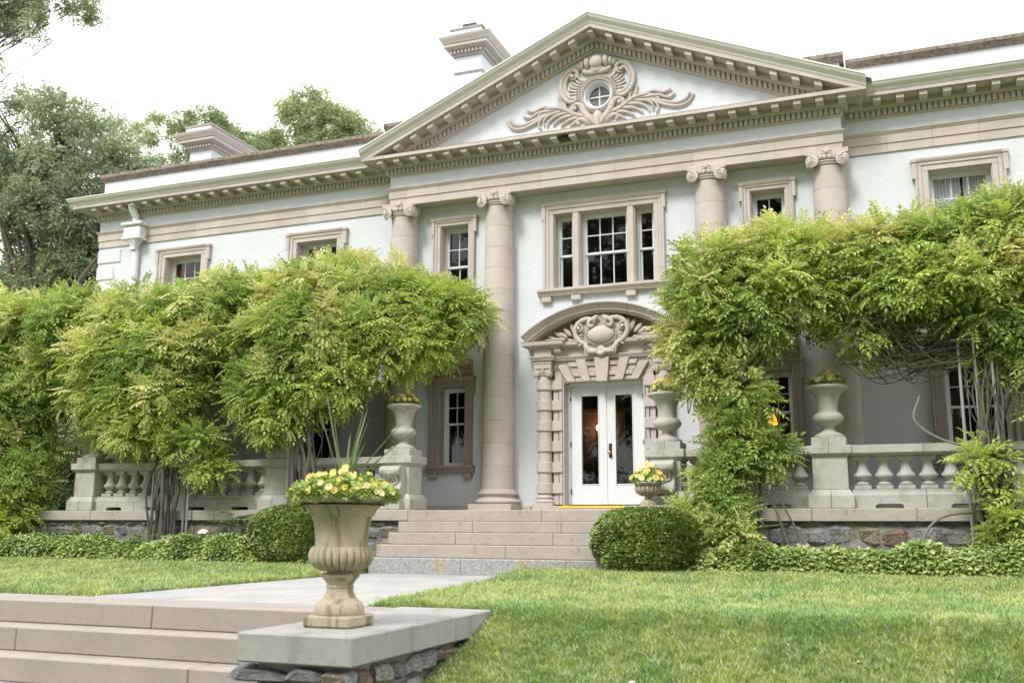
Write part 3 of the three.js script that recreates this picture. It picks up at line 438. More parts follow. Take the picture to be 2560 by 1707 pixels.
for (let k = 0; k < 8; k++) mesh('coping_stone', sweep([[-0.5, 9.021], [0.02, 9.021], [0.05, 9.06], [0.08, 9.09], [0.09, 9.1], [0.09, 9.165], [0.08, 9.18], [-0.5, 9.18]], [[lerp(-4.8, 4.55, k / 8) + 0.003, ZW], [lerp(-4.8, 4.55, (k + 1) / 8) - 0.003, ZW]]), M.lichen, mansion);
// ---------------------------------------------------------------- chimneys
function chimney(x0, x1, zf, zb, yc, topH, pot) {
  const g = group('chimney', mansion), cx = (x0 + x1) / 2, loop = (e) => [[cx, zb - e], [x0 - e, zb - e], [x0 - e, zf + e], [x1 + e, zf + e], [x1 + e, zb - e], [cx, zb - e]];
  mesh('shaft', box(x0, x1, 8.3, yc, zb, zf, 0.01), M.stucco, g);
  mesh('band', sweep([[-0.02, yc - 0.42], [0.03, yc - 0.42], [0.045, yc - 0.4], [0.045, yc - 0.37], [0, yc - 0.355], [-0.02, yc - 0.355]], loop(0)), M.stucco, g);
  mesh('cornice', sweep([[-0.1, yc + 0.001], [0.03, yc + 0.001], [0.05, yc + 0.05], [0.06, yc + 0.13], [0.13, yc + 0.145], [0.21, yc + 0.19], [0.21, yc + 0.26], [0.23, yc + 0.265], [0.25, yc + 0.31], [0.3, yc + 0.37], [0.31, yc + 0.42], [-0.1, yc + 0.42]], loop(0)), M.stone, g);
  const d = []; const put = (x, z) => d.push(box(x - 0.028, x + 0.028, yc + 0.055, yc + 0.128, z - 0.028, z + 0.028, 0));
  for (let x = x0 - 0.06; x <= x1 + 0.061; x += 0.0925) put(x, zf + 0.086); for (let z = zb; z <= zf + 0.03; z += 0.0925) put(x1 + 0.086, z);
  mesh('dentil_row', d, M.stone, g);
  mesh('flashing', box(x0 - 0.27, x1 + 0.27, yc + 0.4205, yc + 0.432, zb - 0.27, zf + 0.27, 0), M.copper, g);
  const y = yc + 0.433;
  for (let k = 0; k < 4; k++) { const za = lerp(zf + 0.06, zb - 0.06, k / 3); mesh('cap_pier', box(x0 - 0.05, x1 + 0.05, y, y + topH, za - 0.09, za + 0.09, 0.008), M.stucco, g); }
  mesh('flue_brick', box(x0 + 0.05, x1 - 0.05, y, y + topH - 0.02, zb + 0.05, zf - 0.1, 0), M.copper, g);
  mesh('cap', box(x0 - 0.08, x1 + 0.08, y + topH + 0.001, y + topH + 0.07, zb - 0.16, zf + 0.16, 0.01), M.coping, g);
  if (pot) mesh('vent', box(cx - 0.14, cx + 0.2, y + topH + 0.071, y + topH + 0.2, zf - 0.5, zf + 0.05, 0.01), M.black, g);
}
chimney(-4.05, -3.38, -2.05, -3.7, 11.5, 0.16, true);
chimney(-11.55, -10.88, -2.05, -3.9, 10.2, 0.15, false);
// ---------------------------------------------------------------- rain leader at the left corner
{
  const g = group('downspout', mansion, [-11.27, 0, 0]);
  mesh('outlet', limb([[0, 8.08, 0.16], [0, 7.95, 0.1], [0.0, 7.78, -0.03], [0.0, 7.62, -0.04]], () => 0.085, 10, 10), M.white, g);
  mesh('hopper', [box(-0.24, 0.24, 7.3, 7.56, WZ + 0.03, 0.1, 0.02), box(-0.3, 0.3, 7.57, 7.66, WZ + 0.03, 0.15, 0.025), box(-0.27, 0.27, 7.24, 7.299, WZ + 0.03, 0.13, 0.02), lathe([[0.0, 7.02], [0.1, 7.02], [0.1, 7.06], [0.085, 7.07], [0.1, 7.12], [0.19, 7.24], [0, 7.24]], 4).rotateY(Math.PI / 4).translate(0, 0, -0.03)], M.white, g);
  mesh('pipe', [box(-0.085, 0.085, 1.12, 7.03, WZ + 0.025, WZ + 0.16, 0.03), ...[6.2, 4.6, 3.0].map((y) => box(-0.12, 0.12, y, y + 0.05, WZ + 0.003, WZ + 0.17, 0.01))], M.white, g);
}
// ================================================================ the doorway
{
  const g = group('doorway', mansion), f = WZ + 0.002, ST = M.stone;
  const bands = [0, 1, 2, 3, 4, 5].map((k) => [3.25 - 0.385 * k, 3.44 - 0.385 * k]);
  for (const s of [-1, 1]) {
    // banded half columns
    const cx = s * 1.145, cz = WZ + 0.13;
    mesh('column_plinth', box(cx - 0.2, cx + 0.2, 1.001, 1.15, WZ + 0.001, cz + 0.2, 0.01), ST, g);
    mesh('column_base', lathe([[0.05, 1.151], [0.18, 1.151], [0.195, 1.175], [0.18, 1.205], [0.16, 1.212], [0.155, 1.225], [0.17, 1.24], [0.172, 1.26], [0.155, 1.275], [0.145, 1.3], [0.05, 1.3]], 28).translate(cx, 0, cz), ST, g);
    for (let k = 0; k < 6; k++) {
      const [a, b] = bands[k], lo = k < 5 ? bands[k + 1][1] : 1.301;
      mesh('band_drum', lathe([[0.05, a], [0.158, a], [0.164, a + 0.008], [0.164, b - 0.008], [0.158, b], [0.05, b]], 28, 0, Math.PI * 2, 0.35).translate(cx, 0, cz), ST, g);
      mesh('drum', lathe([[0.05, lo + 0.001], [0.136, lo + 0.001], [0.136, a - 0.001], [0.05, a - 0.001]], 28).translate(cx, 0, cz), ST, g);
    }
    mesh('drum', lathe([[0.05, 3.441], [0.135, 3.441], [0.132, 3.51], [0.05, 3.51]], 28).translate(cx, 0, cz), ST, g);
    const cap = new THREE.Group(); ionicCapital(cap, 0.5); for (const c of [...cap.children]) { c.position.set(cx, 3.535, cz); g.add(c); }
    mesh('entablature_block', [box(cx - 0.17, cx + 0.17, 3.648, 3.74, f, cz + 0.17, 0.006), box(cx - 0.18, cx + 0.18, 3.7405, 3.8, f, cz + 0.18, 0.006), sweep([[0, 3.8005], [0.015, 3.8005], [0.025, 3.83], [0.05, 3.86], [0.05, 3.88], [0, 3.88]], [[cx - 0.2, f], [cx - 0.2, cz + 0.19], [cx + 0.2, cz + 0.19], [cx + 0.2, f]])], ST, g);
    mesh('frieze_block', box(cx - 0.17, cx + 0.17, 3.881, 4.035, f, cz + 0.16, 0.004), ST, g);
    // blocked jambs
    for (let k = 0; k < 6; k++) {
      const [a, b] = bands[k], lo = k < 5 ? bands[k + 1][1] : 1.12;
      mesh('jamb_block', box(s * 0.79, s * 0.985, a, b, f, WZ + 0.2, 0.008), ST, g);
      mesh('jamb_strip', [box(s * 0.8, s * 0.86, lo + 0.001, a - 0.001, f, WZ + 0.165, 0.004), box(s * 0.875, s * 0.975, lo + 0.001, a - 0.001, f, WZ + 0.15, 0.004)], ST, g);
    }
    mesh('jamb_strip', [box(s * 0.79, s * 0.95, 3.441, 3.62, f, WZ + 0.15, 0.006)], ST, g);
    mesh('inner_jamb', box(s * 0.7605, s * 0.789, 1.03, 3.42, WZ - 0.2, WZ + 0.17, 0.004), ST, g);
  }
  // splayed lintel: plain voussoirs between stepped ones
  const plain = [[-0.78, -0.6], [-0.42, -0.31], [0, 0], [0.42, 0.31], [0.78, 0.6]], yb = 3.385, yt = 3.795;
  for (const [t, b] of plain) { const c = t === 0, wt = c ? 0.145 : 0.095, wb = c ? 0.1 : 0.08, y0 = c ? yb - 0.02 : yb, y1 = c ? yt + 0.03 : Math.abs(t) > 0.7 ? 3.7 : yt; mesh('voussoir', shapeGeo([[b - wb, y0], [b + wb, y0], [t + wt, y1], [t - wt, y1]], f, WZ + (c ? 0.25 : 0.215), [], 0.007), ST, g); }
  for (let k = 0; k < 4; k++) {
    const [t0, b0] = plain[k], [t1, b1] = plain[k + 1], e = (p) => (p === 0 ? 0.147 : 0.097), eb = (p) => (p === 0 ? 0.102 : 0.082);
    for (let j = 0; j < 4; j++) { const ya = lerp(yb + 0.005, yt - 0.03, j / 4) + 0.004, yc = lerp(yb + 0.005, yt - 0.03, (j + 1) / 4) - 0.004, q = (y) => (y - yb) / (yt - yb); const xl = (y) => lerp(b0 + eb(t0), t0 + e(t0), q(y)), xr = (y) => lerp(b1 - eb(t1), t1 - e(t1), q(y)); mesh('stepped_voussoir', shapeGeo([[xl(ya), ya], [xr(ya), ya], [xr(yc), yc], [xl(yc), yc]], f, WZ + (j % 2 ? 0.185 : 0.155), [], 0.004), ST, g); }
  }
  for (const s of [-1, 1]) mesh('lintel_end', [box(s * 0.79, s * 0.96, 3.621, 3.72, f, WZ + 0.16, 0.005)], ST, g);
  mesh('lintel_ground', box(-0.95, 0.95, 3.382, 3.8, f + 0.001, WZ + 0.13, 0), ST, g);
  mesh('lintel_cap', sweep([[0, 3.801], [0.18, 3.801], [0.19, 3.83], [0.215, 3.86], [0.215, 3.88], [0, 3.88]], [[-0.944, f], [0.944, f]]), ST, g);
  mesh('frieze', box(-0.972, 0.972, 3.8805, 4.036, f, WZ + 0.13, 0), ST, g);
  for (const s of [-1, 1]) {
    const CP = [[0, 4.037], [0.03, 4.037], [0.045, 4.06], [0.05, 4.075], [0.12, 4.08], [0.13, 4.1], [0.13, 4.15], [0.14, 4.165], [0, 4.165]], p = s < 0 ? [[-1.4, f], [-1.4, WZ + 0.28], [-0.84, WZ + 0.28], [-0.84, f]] : [[0.84, f], [0.84, WZ + 0.28], [1.4, WZ + 0.28], [1.4, f]];
    mesh('cornice', sweep(CP, p), ST, g);
  }
  mesh('cornice', sweep([[0, 4.037], [0.16, 4.037], [0.175, 4.06], [0.18, 4.075], [0.25, 4.08], [0.26, 4.1], [0.26, 4.14], [0.27, 4.155], [0, 4.155]], [[-0.838, f], [0.838, f]]), ST, g);
  // segmental pediment
  const R = 2.38, cy = 4.84 - R, A = Math.asin(1.55 / R), prof = [[R - 0.185, f], [R - 0.185, WZ + 0.26], [R - 0.15, WZ + 0.27], [R - 0.14, WZ + 0.33], [R - 0.11, WZ + 0.335], [R - 0.075, WZ + 0.37], [R - 0.03, WZ + 0.41], [R - 0.02, WZ + 0.43], [R, WZ + 0.43], [R, f]];
  for (let k = 0; k < 6; k++) {
    const a0 = lerp(-A, A, k / 6) + (k ? 0.0015 : 0), a1 = lerp(-A, A, (k + 1) / 6) - (k < 5 ? 0.0015 : 0), n = 7, rings = [], L = [];
    for (let i = 0; i <= n; i++) { const a = lerp(a0, a1, i / n); rings.push(prof.map(([r, z]) => [Math.sin(a) * r, cy + Math.cos(a) * r, z])); }
    for (let i = 0; i < n; i++) for (let j = 0; j < prof.length; j++) { const j2 = (j + 1) % prof.length; L.push([rings[i][j], rings[i][j2], rings[i + 1][j2], rings[i + 1][j]]); }
    const tri = THREE.ShapeUtils.triangulateShape(prof.map((p) => new THREE.Vector2(...p)), []);
    for (const t of tri) { L.push(t.map((q) => rings[0][q]), t.map((q) => rings[n][q]).reverse()); }
    const gg = polys(L); mesh('arch_stone', soft(gg, 0.5), ST, g);
  }
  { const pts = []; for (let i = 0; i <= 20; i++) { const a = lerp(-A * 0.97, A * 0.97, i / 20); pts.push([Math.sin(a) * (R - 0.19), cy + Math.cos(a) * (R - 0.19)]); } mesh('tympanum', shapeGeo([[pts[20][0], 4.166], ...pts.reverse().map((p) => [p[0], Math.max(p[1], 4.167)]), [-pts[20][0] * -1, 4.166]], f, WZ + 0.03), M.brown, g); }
  // carved cartouche and laurel
  const c = group('door_cartouche', mansion, [0, 4.24, WZ + 0.25]);
  mesh('shield', [ball(0, 0, 0.0, 0.27, 0.66, 0.42, 14)], ST, c);
  const bd = []; for (let k = 0; k < 44; k++) { const a = k / 44 * Math.PI * 2; bd.push(ball(0.292 * Math.cos(a), 0.2 * Math.sin(a), 0.02, 0.016, 1, 1, 5)); }
  mesh('bead_ring', bd, ST, c);
  mesh('back_plate', [shapeGeo([[-0.42, -0.1], [-0.3, -0.28], [-0.16, -0.42], [0.16, -0.42], [0.3, -0.28], [0.42, -0.1], [0.46, 0.12], [0.34, 0.28], [0.14, 0.4], [-0.14, 0.4], [-0.34, 0.28], [-0.46, 0.12]], -0.2, -0.02, [], 0.02)], ST, c);
  for (const s of [-1, 1]) {
    const X = (l) => l.map(([x, y]) => [s * x, y]);
    mesh('scroll', [horn(X([[0.1, 0.2], [0.2, 0.3], [0.34, 0.3], [0.47, 0.2], [0.5, 0.04], [0.42, -0.1], [0.33, -0.16]]), 0.055, 0.05, 0.0, 20), spiral(s * 0.42, 0.13, 0.08, 1.6, 1.2, s, 0.05, 0.02, 0.012), ball(s * 0.42, 0.13, 0.06, 0.035)], ST, c);
    mesh('scroll', [horn(X([[0.04, 0.36], [0.12, 0.3], [0.22, 0.24], [0.2, 0.16], [0.12, 0.18]]), 0.05, 0.04, 0.05, 14), spiral(s * 0.15, 0.24, 0.06, 1.4, 1.6, s, 0.08, 0.018, 0.01)], ST, c);
    mesh('scroll', [horn(X([[0.32, -0.14], [0.26, -0.26], [0.16, -0.32], [0.06, -0.3]]), 0.055, 0.05, 0.02, 12), spiral(s * 0.24, -0.33, 0.07, 1.4, 2.2, -s, 0.05, 0.02, 0.012), ball(s * 0.24, -0.33, 0.05, 0.03)], ST, c);
    for (let k = 0; k < 5; k++) mesh('flute', horn(X([[0.33 + k * 0.012, 0.08 - k * 0.06], [0.41 + k * 0.006, 0.06 - k * 0.065]]), 0.018, 0.018, 0.02, 5), ST, c);
    mesh('laurel_stem', horn(X([[0.34, -0.16], [0.55, -0.06], [0.8, 0.0], [1.05, -0.02]]), 0.02, 0.01, -0.12, 12), ST, c);
    const leaf = (x, y, a, l) => { const q = ball(0, 0, 0, l, 0.36, 0.3, 8); return q.translate(l, 0, 0).rotateZ(s > 0 ? a : Math.PI - a).translate(s * x, y, -0.1); };
    for (const [x, y, a, l] of [[0.52, 0.04, 1.15, 0.13], [0.6, 0.02, 0.8, 0.12], [0.56, -0.06, -0.3, 0.12], [0.68, 0.0, 0.55, 0.11], [0.72, -0.02, -0.1, 0.11], [0.8, 0.02, 0.6, 0.09], [0.84, -0.02, 0.0, 0.1], [0.93, 0.0, 0.3, 0.08], [1.0, -0.02, -0.05, 0.09], [0.44, -0.13, -0.1, 0.11], [0.48, 0.08, 1.45, 0.12]]) mesh('laurel_leaf', fin(leaf(x, y, a, l)), ST, c);
  }
  mesh('lower_lip', [horn([[-0.1, -0.3], [0, -0.36], [0.1, -0.3]], 0.05, 0.05, 0.02, 8), ball(0, -0.3, 0.0, 0.09, 1.2, 0.6)], ST, c);
  // door
  const d = group('double_door', mansion, [0, 0, 0]), dz = WZ - 0.07;
  mesh('frame', [box(-0.759, -0.7, 1.12, 3.379, dz - 0.1, dz + 0.03, 0.006), box(0.7, 0.759, 1.12, 3.379, dz - 0.1, dz + 0.03, 0.006), box(-0.699, 0.699, 3.33, 3.379, dz - 0.1, dz + 0.028, 0.006)], M.white, d);
  for (const s of [-1, 1]) {
    const a = s * 0.003, b = s * 0.698, i0 = s * 0.15, i1 = s * 0.505, z0 = dz - 0.05, z1 = dz;
    mesh('leaf', [box(a, i0, 1.125, 3.325, z0, z1, 0.003), box(i1, b, 1.125, 3.325, z0, z1, 0.003), box(i0, i1, 1.125, 1.48, z0, z1 - 0.001, 0), box(i0, i1, 3.16, 3.325, z0, z1 - 0.001, 0)], M.white, d);
    mesh('bead', [box(i0, i0 + s * 0.018, 1.48, 3.16, z0, z1 + 0.01, 0.004), box(i1, i1 - s * 0.018, 1.48, 3.16, z0, z1 + 0.01, 0.004), box(i0 + s * 0.018, i1 - s * 0.018, 1.48, 1.498, z0, z1 + 0.009, 0.004), box(i0 + s * 0.018, i1 - s * 0.018, 3.142, 3.16, z0, z1 + 0.009, 0.004)], M.white, d);
    const p = mesh('pane', pane(0.32, 1.645), M.glass, d); p.position.set((i0 + i1) / 2, 2.32, dz - 0.025);
    for (const y of [1.32, 2.2, 3.05]) mesh('hinge', box(s * 0.69, s * 0.708, y, y + 0.09, dz + 0.001, dz + 0.035, 0.003), M.black, d);
  }
  mesh('lock_plate', box(0.032, 0.092, 1.98, 2.24, dz + 0.001, dz + 0.012, 0.004), M.black, d);
  mesh('door_knob', lathe([[0.0, 0], [0.025, 0], [0.025, 0.008], [0.012, 0.012], [0.012, 0.04], [0.03, 0.05], [0.034, 0.065], [0.02, 0.082], [0.0, 0.085]], 16).rotateX(Math.PI / 2).translate(0.062, 2.07, dz + 0.012), M.brass, d);
  mesh('threshold', box(-0.944, 0.944, 1.001, 1.095, WZ - 0.2, 0.18, 0.01), M.stone, d);
  mesh('yellow_strip', box(-0.82, 0.9, 1.052, 1.097, 0.176, 0.188, 0.003), M.yellow, d);
}
// lamps inside, seen through the glass
{
  const l = thing('wall_lamp', 'small lit bulb glowing inside the hall behind the left door glass', 'lamp', [-1.32, 2.96, -4.34]);
  mesh('back_plate', box(-0.05, 0.05, -0.2, 0.05, -0.035, -0.01, 0.004), M.brass, l); mesh('arm', limb([[0, -0.12, -0.03], [0, -0.16, 0.04], [0, -0.06, 0.07]], () => 0.012, 8, 6), M.brass, l);
  mesh('bulb', ball(0, 0, 0.07, 0.05, 1.3, 1, 10), M.bulb, l);
  const p = new THREE.PointLight(new THREE.Color(1, 0.66, 0.34), 0.3, 0, 2); p.position.set(0, 0, 0.07); p.castShadow = true; l.add(p);
  const a = thing('floor_lamp', 'amber glass lamp glowing inside the narrow window right of the door', 'lamp', [2.86, 1.06, -1.15]);
  mesh('stand', lathe([[0, 0], [0.14, 0], [0.13, 0.03], [0.02, 0.05], [0.015, 1.5], [0, 1.5]], 16), M.black, a);
  mesh('lamp_shade', lathe([[0.13, 1.52], [0.14, 1.54], [0.11, 1.66], [0.05, 1.75], [0.02, 1.76]], 20), M.amber, a);
  const q = new THREE.PointLight(new THREE.Color(1, 0.5, 0.15), 0.3, 0, 2); q.position.set(0, 1.4, 0.02); q.castShadow = true; a.add(q);
}
// ================================================================ terrace, steps, balustrades
struct(mesh('terrace_floor', box(-12.4, 11, 0.82, 0.998, WZ + 0.001, 1.6, 0), M.ledge)); scene.getObjectByName('terrace_floor');
function rubble(parent, x0, x1, y0, y1, place, seed, big = 1) {   // irregular stones; place(x, y, w, h, rnd) positions each
  const R = rng(seed), shapes = [];
  for (let k = 0; k < 14; k++) { const r2 = rng(seed * 31 + k); shapes.push(cbox(1, 1, 1, 0.2, () => (r2() - 0.5) * 0.3)); }
  let y = y0; while (y < y1 - 0.05) {
    const h = Math.min(y1 - y, (0.19 + R() * 0.16) * big); let x = x0 - R() * 0.2;
    while (x < x1) { const w = Math.min((0.2 + R() * 0.3) * big, x1 - x + 0.02); if (w > 0.07) { const dy = (R() - 0.5) * 0.04; const m = mesh('stone', shapes[Math.floor(R() * 14)], M.rocks[Math.floor(R() * 5.2)], parent); const hh = h * (0.82 + R() * 0.2); m.scale.set(w - 0.022, hh - 0.015, 0.16 + R() * 0.05); place(m, x + w / 2, y + h / 2 + dy * 0.5, R); m.rotation.z += (R() - 0.5) * 0.25; } x += w; }
    y += h;
  }
}
function terraceWall(label, x0, x1, s0, s1, seed) {
  const g = thing('terrace_wall', label, 'wall');
  mesh('mortar', box(x0, x1, -0.3, 0.808, 1.5, 1.957, 0), M.mortar, g);
  rubble(g, s0, s1, -0.12, 0.79, (m, x, y, R) => m.position.set(x, y, 1.888 + R() * 0.02), seed);
  return g;
}
const wallL = terraceWall('low rubble stone terrace wall with concrete ledge, left of the steps', -11.3, -2.6, -11.3, -2.75, 11);
const wallR = terraceWall('low rubble stone terrace wall with concrete ledge, right of the steps', 0.9, 11, 1.2, 7.4, 12);
{
  const cut = (g, a, b, n, z1 = 2.05, y1 = 1.0, y0 = 0.809) => { for (let k = 0; k < n; k++) mesh('ledge_block', box(lerp(a, b, k / n) + 0.002, lerp(a, b, (k + 1) / n) - 0.002, y0, y1, 1.601, z1, 0.012), M.ledge, g); };
  cut(wallL, -11.4, -4.0, 5); cut(wallL, -3.99, -2.925, 1);
  cut(wallR, 1.02, 2.3, 1, 2.5, 1.045, 0.815); cut(wallR, 2.305, 11, 6);
  mesh('cheek_wall', box(1.06, 2.26, -0.2, 0.814, 1.94, 2.44, 0.02), M.mortar, wallR);
}
{   // steps to the terrace
  const g = thing('front_steps', 'five wide stone steps rising to the white double doors', 'steps');
  const T = [[3.25, 0.225, -0.2, -3.0, 1.6, M.granite], [2.95, 0.425, 0.226, -3.02, 1.5, M.step], [2.65, 0.617, 0.426, -2.97, 1.4, M.step], [2.35, 0.8, 0.618, -2.945, 1.2, M.step], [2.05, 0.99, 0.801, -2.922, 1.015, M.step]];
  T.forEach(([z, y1, y0, a, b, m], i) => {
    const cutAt = [[0.35, 0.72], [0.5], [0.28, 0.66], [0.33, 0.7], [0.62]][i], xs = [a, ...cutAt.map((t) => lerp(a, b, t)), b];
    for (let k = 0; k + 1 < xs.length; k++) mesh('step_stone', box(xs[k] + 0.0015, xs[k + 1] - 0.0015, y0, y1, i < 4 ? z - 0.62 : 1.601, z + (i ? 0.012 : 0), 0.011), m, g);
  });
  mesh('core', box(-2.9, 1.0, -0.2, 0.79, 1.3, 2.3, 0), M.mortar, g);
}
const balGeo = (() => { const p = [[0.0, 0.06], [0.085, 0.06], [0.1, 0.075], [0.1, 0.095], [0.075, 0.11], [0.06, 0.125], [0.075, 0.14], [0.115, 0.17], [0.138, 0.2], [0.138, 0.215], [0.12, 0.24], [0.1, 0.262], [0.085, 0.3], [0.076, 0.35], [0.074, 0.4], [0.084, 0.41], [0.086, 0.425], [0.1, 0.44], [0, 0.44]]; return fin(merged([lathe(p, 20), box(-0.12, 0.12, 0, 0.061, -0.12, 0.12, 0.008), box(-0.118, 0.118, 0.455, 0.502, -0.118, 0.118, 0.006), box(-0.106, 0.106, 0.432, 0.4549, -0.106, 0.106, 0.006)])); })();
function balustrade(x0, x1, label) {
  const g = thing('balustrade', label, 'balustrade', [0, 0, 0], 'stone balustrades along the terrace edge'), zc = 1.475;
  const n = Math.max(2, Math.round((x1 - x0) / 0.98));
  for (let k = 0; k < n; k++) {
    const a = lerp(x0, x1, k / n) + 0.003, b = lerp(x0, x1, (k + 1) / n) - 0.003, m = (a + b) / 2, w = 0.2, y = 1.001;
    mesh('base_block', [shapeGeo([[a, y], [m - w, y], [m - w + 0.015, y + 0.05], [m - w + 0.045, y + 0.065], [m + w - 0.045, y + 0.065], [m + w - 0.015, y + 0.05], [m + w, y], [b, y], [b, 1.19], [a, 1.19]], zc - 0.235, zc + 0.255, [], 0.006), sweep([[-0.47, 1.1905], [0.02, 1.1905], [0.012, 1.215], [-0.01, 1.235], [-0.04, 1.245], [-0.04, 1.285], [-0.43, 1.285], [-0.43, 1.245]], [[a, zc + 0.235], [b, zc + 0.235]], 0.4)], M.pale, g);
    mesh('rail_block', sweep([[-0.42, 1.79], [-0.07, 1.79], [-0.06, 1.81], [-0.01, 1.825], [0, 1.83], [0, 1.94], [-0.01, 1.948], [-0.48, 1.948], [-0.48, 1.83]], [[a, zc + 0.24], [b, zc + 0.24]], 0.4), M.pale, g);
  }
  const nb = Math.round((x1 - x0) / 0.312);
  for (let k = 0; k < nb; k++) { const m = mesh('baluster', balGeo, M.pale, g); m.position.set(lerp(x0, x1, (k + 0.5) / nb), 1.287, zc); }
}
balustrade(-10.15, -6.13, 'stone balustrade left of the steps behind the thick wisteria trunk');
balustrade(-5.55, -3.66, 'short stone balustrade beside the scroll pier left of the steps');
balustrade(1.83, 3.73, 'short shaded stone balustrade between the two right hand piers');
balustrade(4.33, 10.5, 'stone balustrade at the right with five clear balusters above drain slots');
function pier(x, label, consoleToo) {
  const g = thing('balustrade_pier', label, 'pier', [x, 1.0, 1.475], 'stone piers of the terrace balustrade');
  for (const s of [-1, 1]) mesh('base_block', [box(s * 0.002, s * 0.335, 0.002, 0.2, -0.34, 0.36, 0.012), polys([[[s * 0.003, 0.2005, 0.35], [s * 0.325, 0.2005, 0.35], [s * 0.27, 0.285, 0.29], [s * 0.003, 0.285, 0.29]], [[s * 0.325, 0.2005, 0.35], [s * 0.325, 0.2005, -0.33], [s * 0.27, 0.285, -0.28], [s * 0.27, 0.285, 0.29]], [[s * 0.003, 0.285, 0.29], [s * 0.27, 0.285, 0.29], [s * 0.27, 0.285, -0.28], [s * 0.003, 0.285, -0.28]], [[s * 0.003, 0.2005, -0.33], [s * 0.325, 0.2005, -0.33], [s * 0.27, 0.285, -0.28], [s * 0.003, 0.285, -0.28]]], [s * 0.15, 0.2, 0])], M.pale, g);
  mesh('shaft', box(-0.255, 0.255, 0.286, 0.775, -0.255, 0.255, 0.008), M.pale, g);
  mesh('neck', sweep([[-0.1, 0.776], [0.005, 0.776], [0.02, 0.79], [0.045, 0.82], [-0.1, 0.82]], [[0, -0.255], [-0.255, -0.255], [-0.255, 0.255], [0.255, 0.255], [0.255, -0.255], [0, -0.255]]), M.pale, g);
  for (const s of [-1, 1]) mesh('cap_block', box(s * 0.0015, s * 0.322, 0.8205, 0.948, -0.322, 0.322, 0.009), M.pale, g);
  for (const s of [-1, 1]) mesh('pedestal', box(s * 0.001 - 0.0, s * 0.255, 0.9485, 1.075, -0.255, 0.255, 0.008), M.pale, g);
  if (consoleToo) {
    mesh('console_base', box(-0.21, 0.21, 0.002, 0.2, 0.361, 0.52, 0.012), M.pale, g);
    const c = new THREE.CatmullRomCurve3([[0.0, 0.75], [0.2, 0.765], [0.3, 0.7], [0.27, 0.61], [0.17, 0.56], [0.15, 0.48], [0.2, 0.38], [0.22, 0.3], [0.14, 0.215], [0.0, 0.21]].map(([z, y]) => V(z, y, 0))), pts = c.getPoints(40).map((p) => [p.x, p.y]);
    const body = shapeGeo(pts.map(([a, b]) => [a, b]), -0.185, 0.185, [], 0.012).rotateY(-Math.PI / 2).translate(0, 0, 0.257);
    const side = []; for (const s of [-1, 1]) { side.push(spiral(0.2, 0.665, 0.085, 1.8, 1.6, -1, 0, 0.014, 0.008).rotateY(-Math.PI / 2).translate(s * 0.185, 0, 0.257), spiral(0.13, 0.3, 0.08, 1.8, 4.6, -1, 0, 0.014, 0.008).rotateY(-Math.PI / 2).translate(s * 0.185, 0, 0.257)); }
    mesh('console', [fin(body), ...side.map((q) => fin(q))], M.urn, g);
    const lf = []; for (let k = -2; k <= 2; k++) lf.push(limb([[k * 0.03, 0.66, 0.257 + 0.285], [k * 0.05, 0.58, 0.257 + 0.25 - Math.abs(k) * 0.015], [k * 0.055, 0.48, 0.257 + 0.165], [k * 0.04, 0.4 + Math.abs(k) * 0.02, 0.257 + 0.2]], (t) => 0.036 * (1 - 0.45 * t), 8, 8));
    mesh('acanthus', lf, M.urn, g);
  }
}
pier(-10.45, 'stone pier at the far left end of the terrace balustrade');
pier(-5.85, 'stone pier left of the steps, urn half hidden by wisteria leaves');
pier(-3.34, 'scroll bracketed stone pier at the left of the front steps', true);
pier(1.505, 'scroll bracketed stone pier at the right of the front steps', true);
pier(4.03, 'plain stone pier at the right carrying a shaded urn', false);
// ---------------------------------------------------------------- urns
const urnGeo = lathe([[0.0, 0], [0.232, 0], [0.238, 0.02], [0.232, 0.042], [0.205, 0.05], [0.2, 0.062], [0.16, 0.078], [0.115, 0.1], [0.09, 0.13], [0.082, 0.165], [0.088, 0.185], [0.11, 0.2], [0.17, 0.225], [0.215, 0.265], [0.232, 0.31], [0.222, 0.35], [0.19, 0.385], [0.16, 0.398], [0.152, 0.405], [0.155, 0.415], [0.145, 0.425], [0.15, 0.5], [0.168, 0.6], [0.2, 0.68], [0.25, 0.735], [0.305, 0.76], [0.318, 0.775], [0.32, 0.795], [0.31, 0.812], [0.285, 0.818], [0.26, 0.8], [0.24, 0.76], [0.0, 0.755]], 40);
const flowerGeo = (() => { const P = []; for (let k = 0; k < 5; k++) { const a = k / 5 * Math.PI * 2, b = 0.62, q = (e, r, h) => [Math.cos(a + e) * r, h, Math.sin(a + e) * r]; const c0 = [0, -0.2, 0], p = [q(-b * 0.7, 0.55, 0.05), q(-b, 0.92, 0.2), q(0, 1.06, 0.26), q(b, 0.92, 0.2), q(b * 0.7, 0.55, 0.05)]; for (let i = 0; i < 4; i++) P.push([c0, p[i + 1], p[i]]); } return polys(P); })();
const yellowMats = [C(0.74, 0.6, 0.12), C(0.78, 0.68, 0.26), C(0.78, 0.7, 0.36)].map((c, i) => { const m = leafMat('yellow petal ' + i, 0.35, 0.8); m.color.copy(c); return m; });
const eyeMat = std('golden flower eye', C(0.7, 0.36, 0.03), 0.8);
const smallLeaf = (() => { const P = []; for (let k = 0; k < 5; k++) { const a = k / 5 * Math.PI * 2 + 0.4 * (k % 2), q = (r, e, h) => [Math.cos(a + e) * r, h, Math.sin(a + e) * r]; P.push([q(0.1, 0, 0), q(0.6, -0.42, 0.22), q(1, 0, 0.12)], [q(0.1, 0, 0), q(1, 0, 0.12), q(0.6, 0.42, 0.22)]); } return polys(P); })();
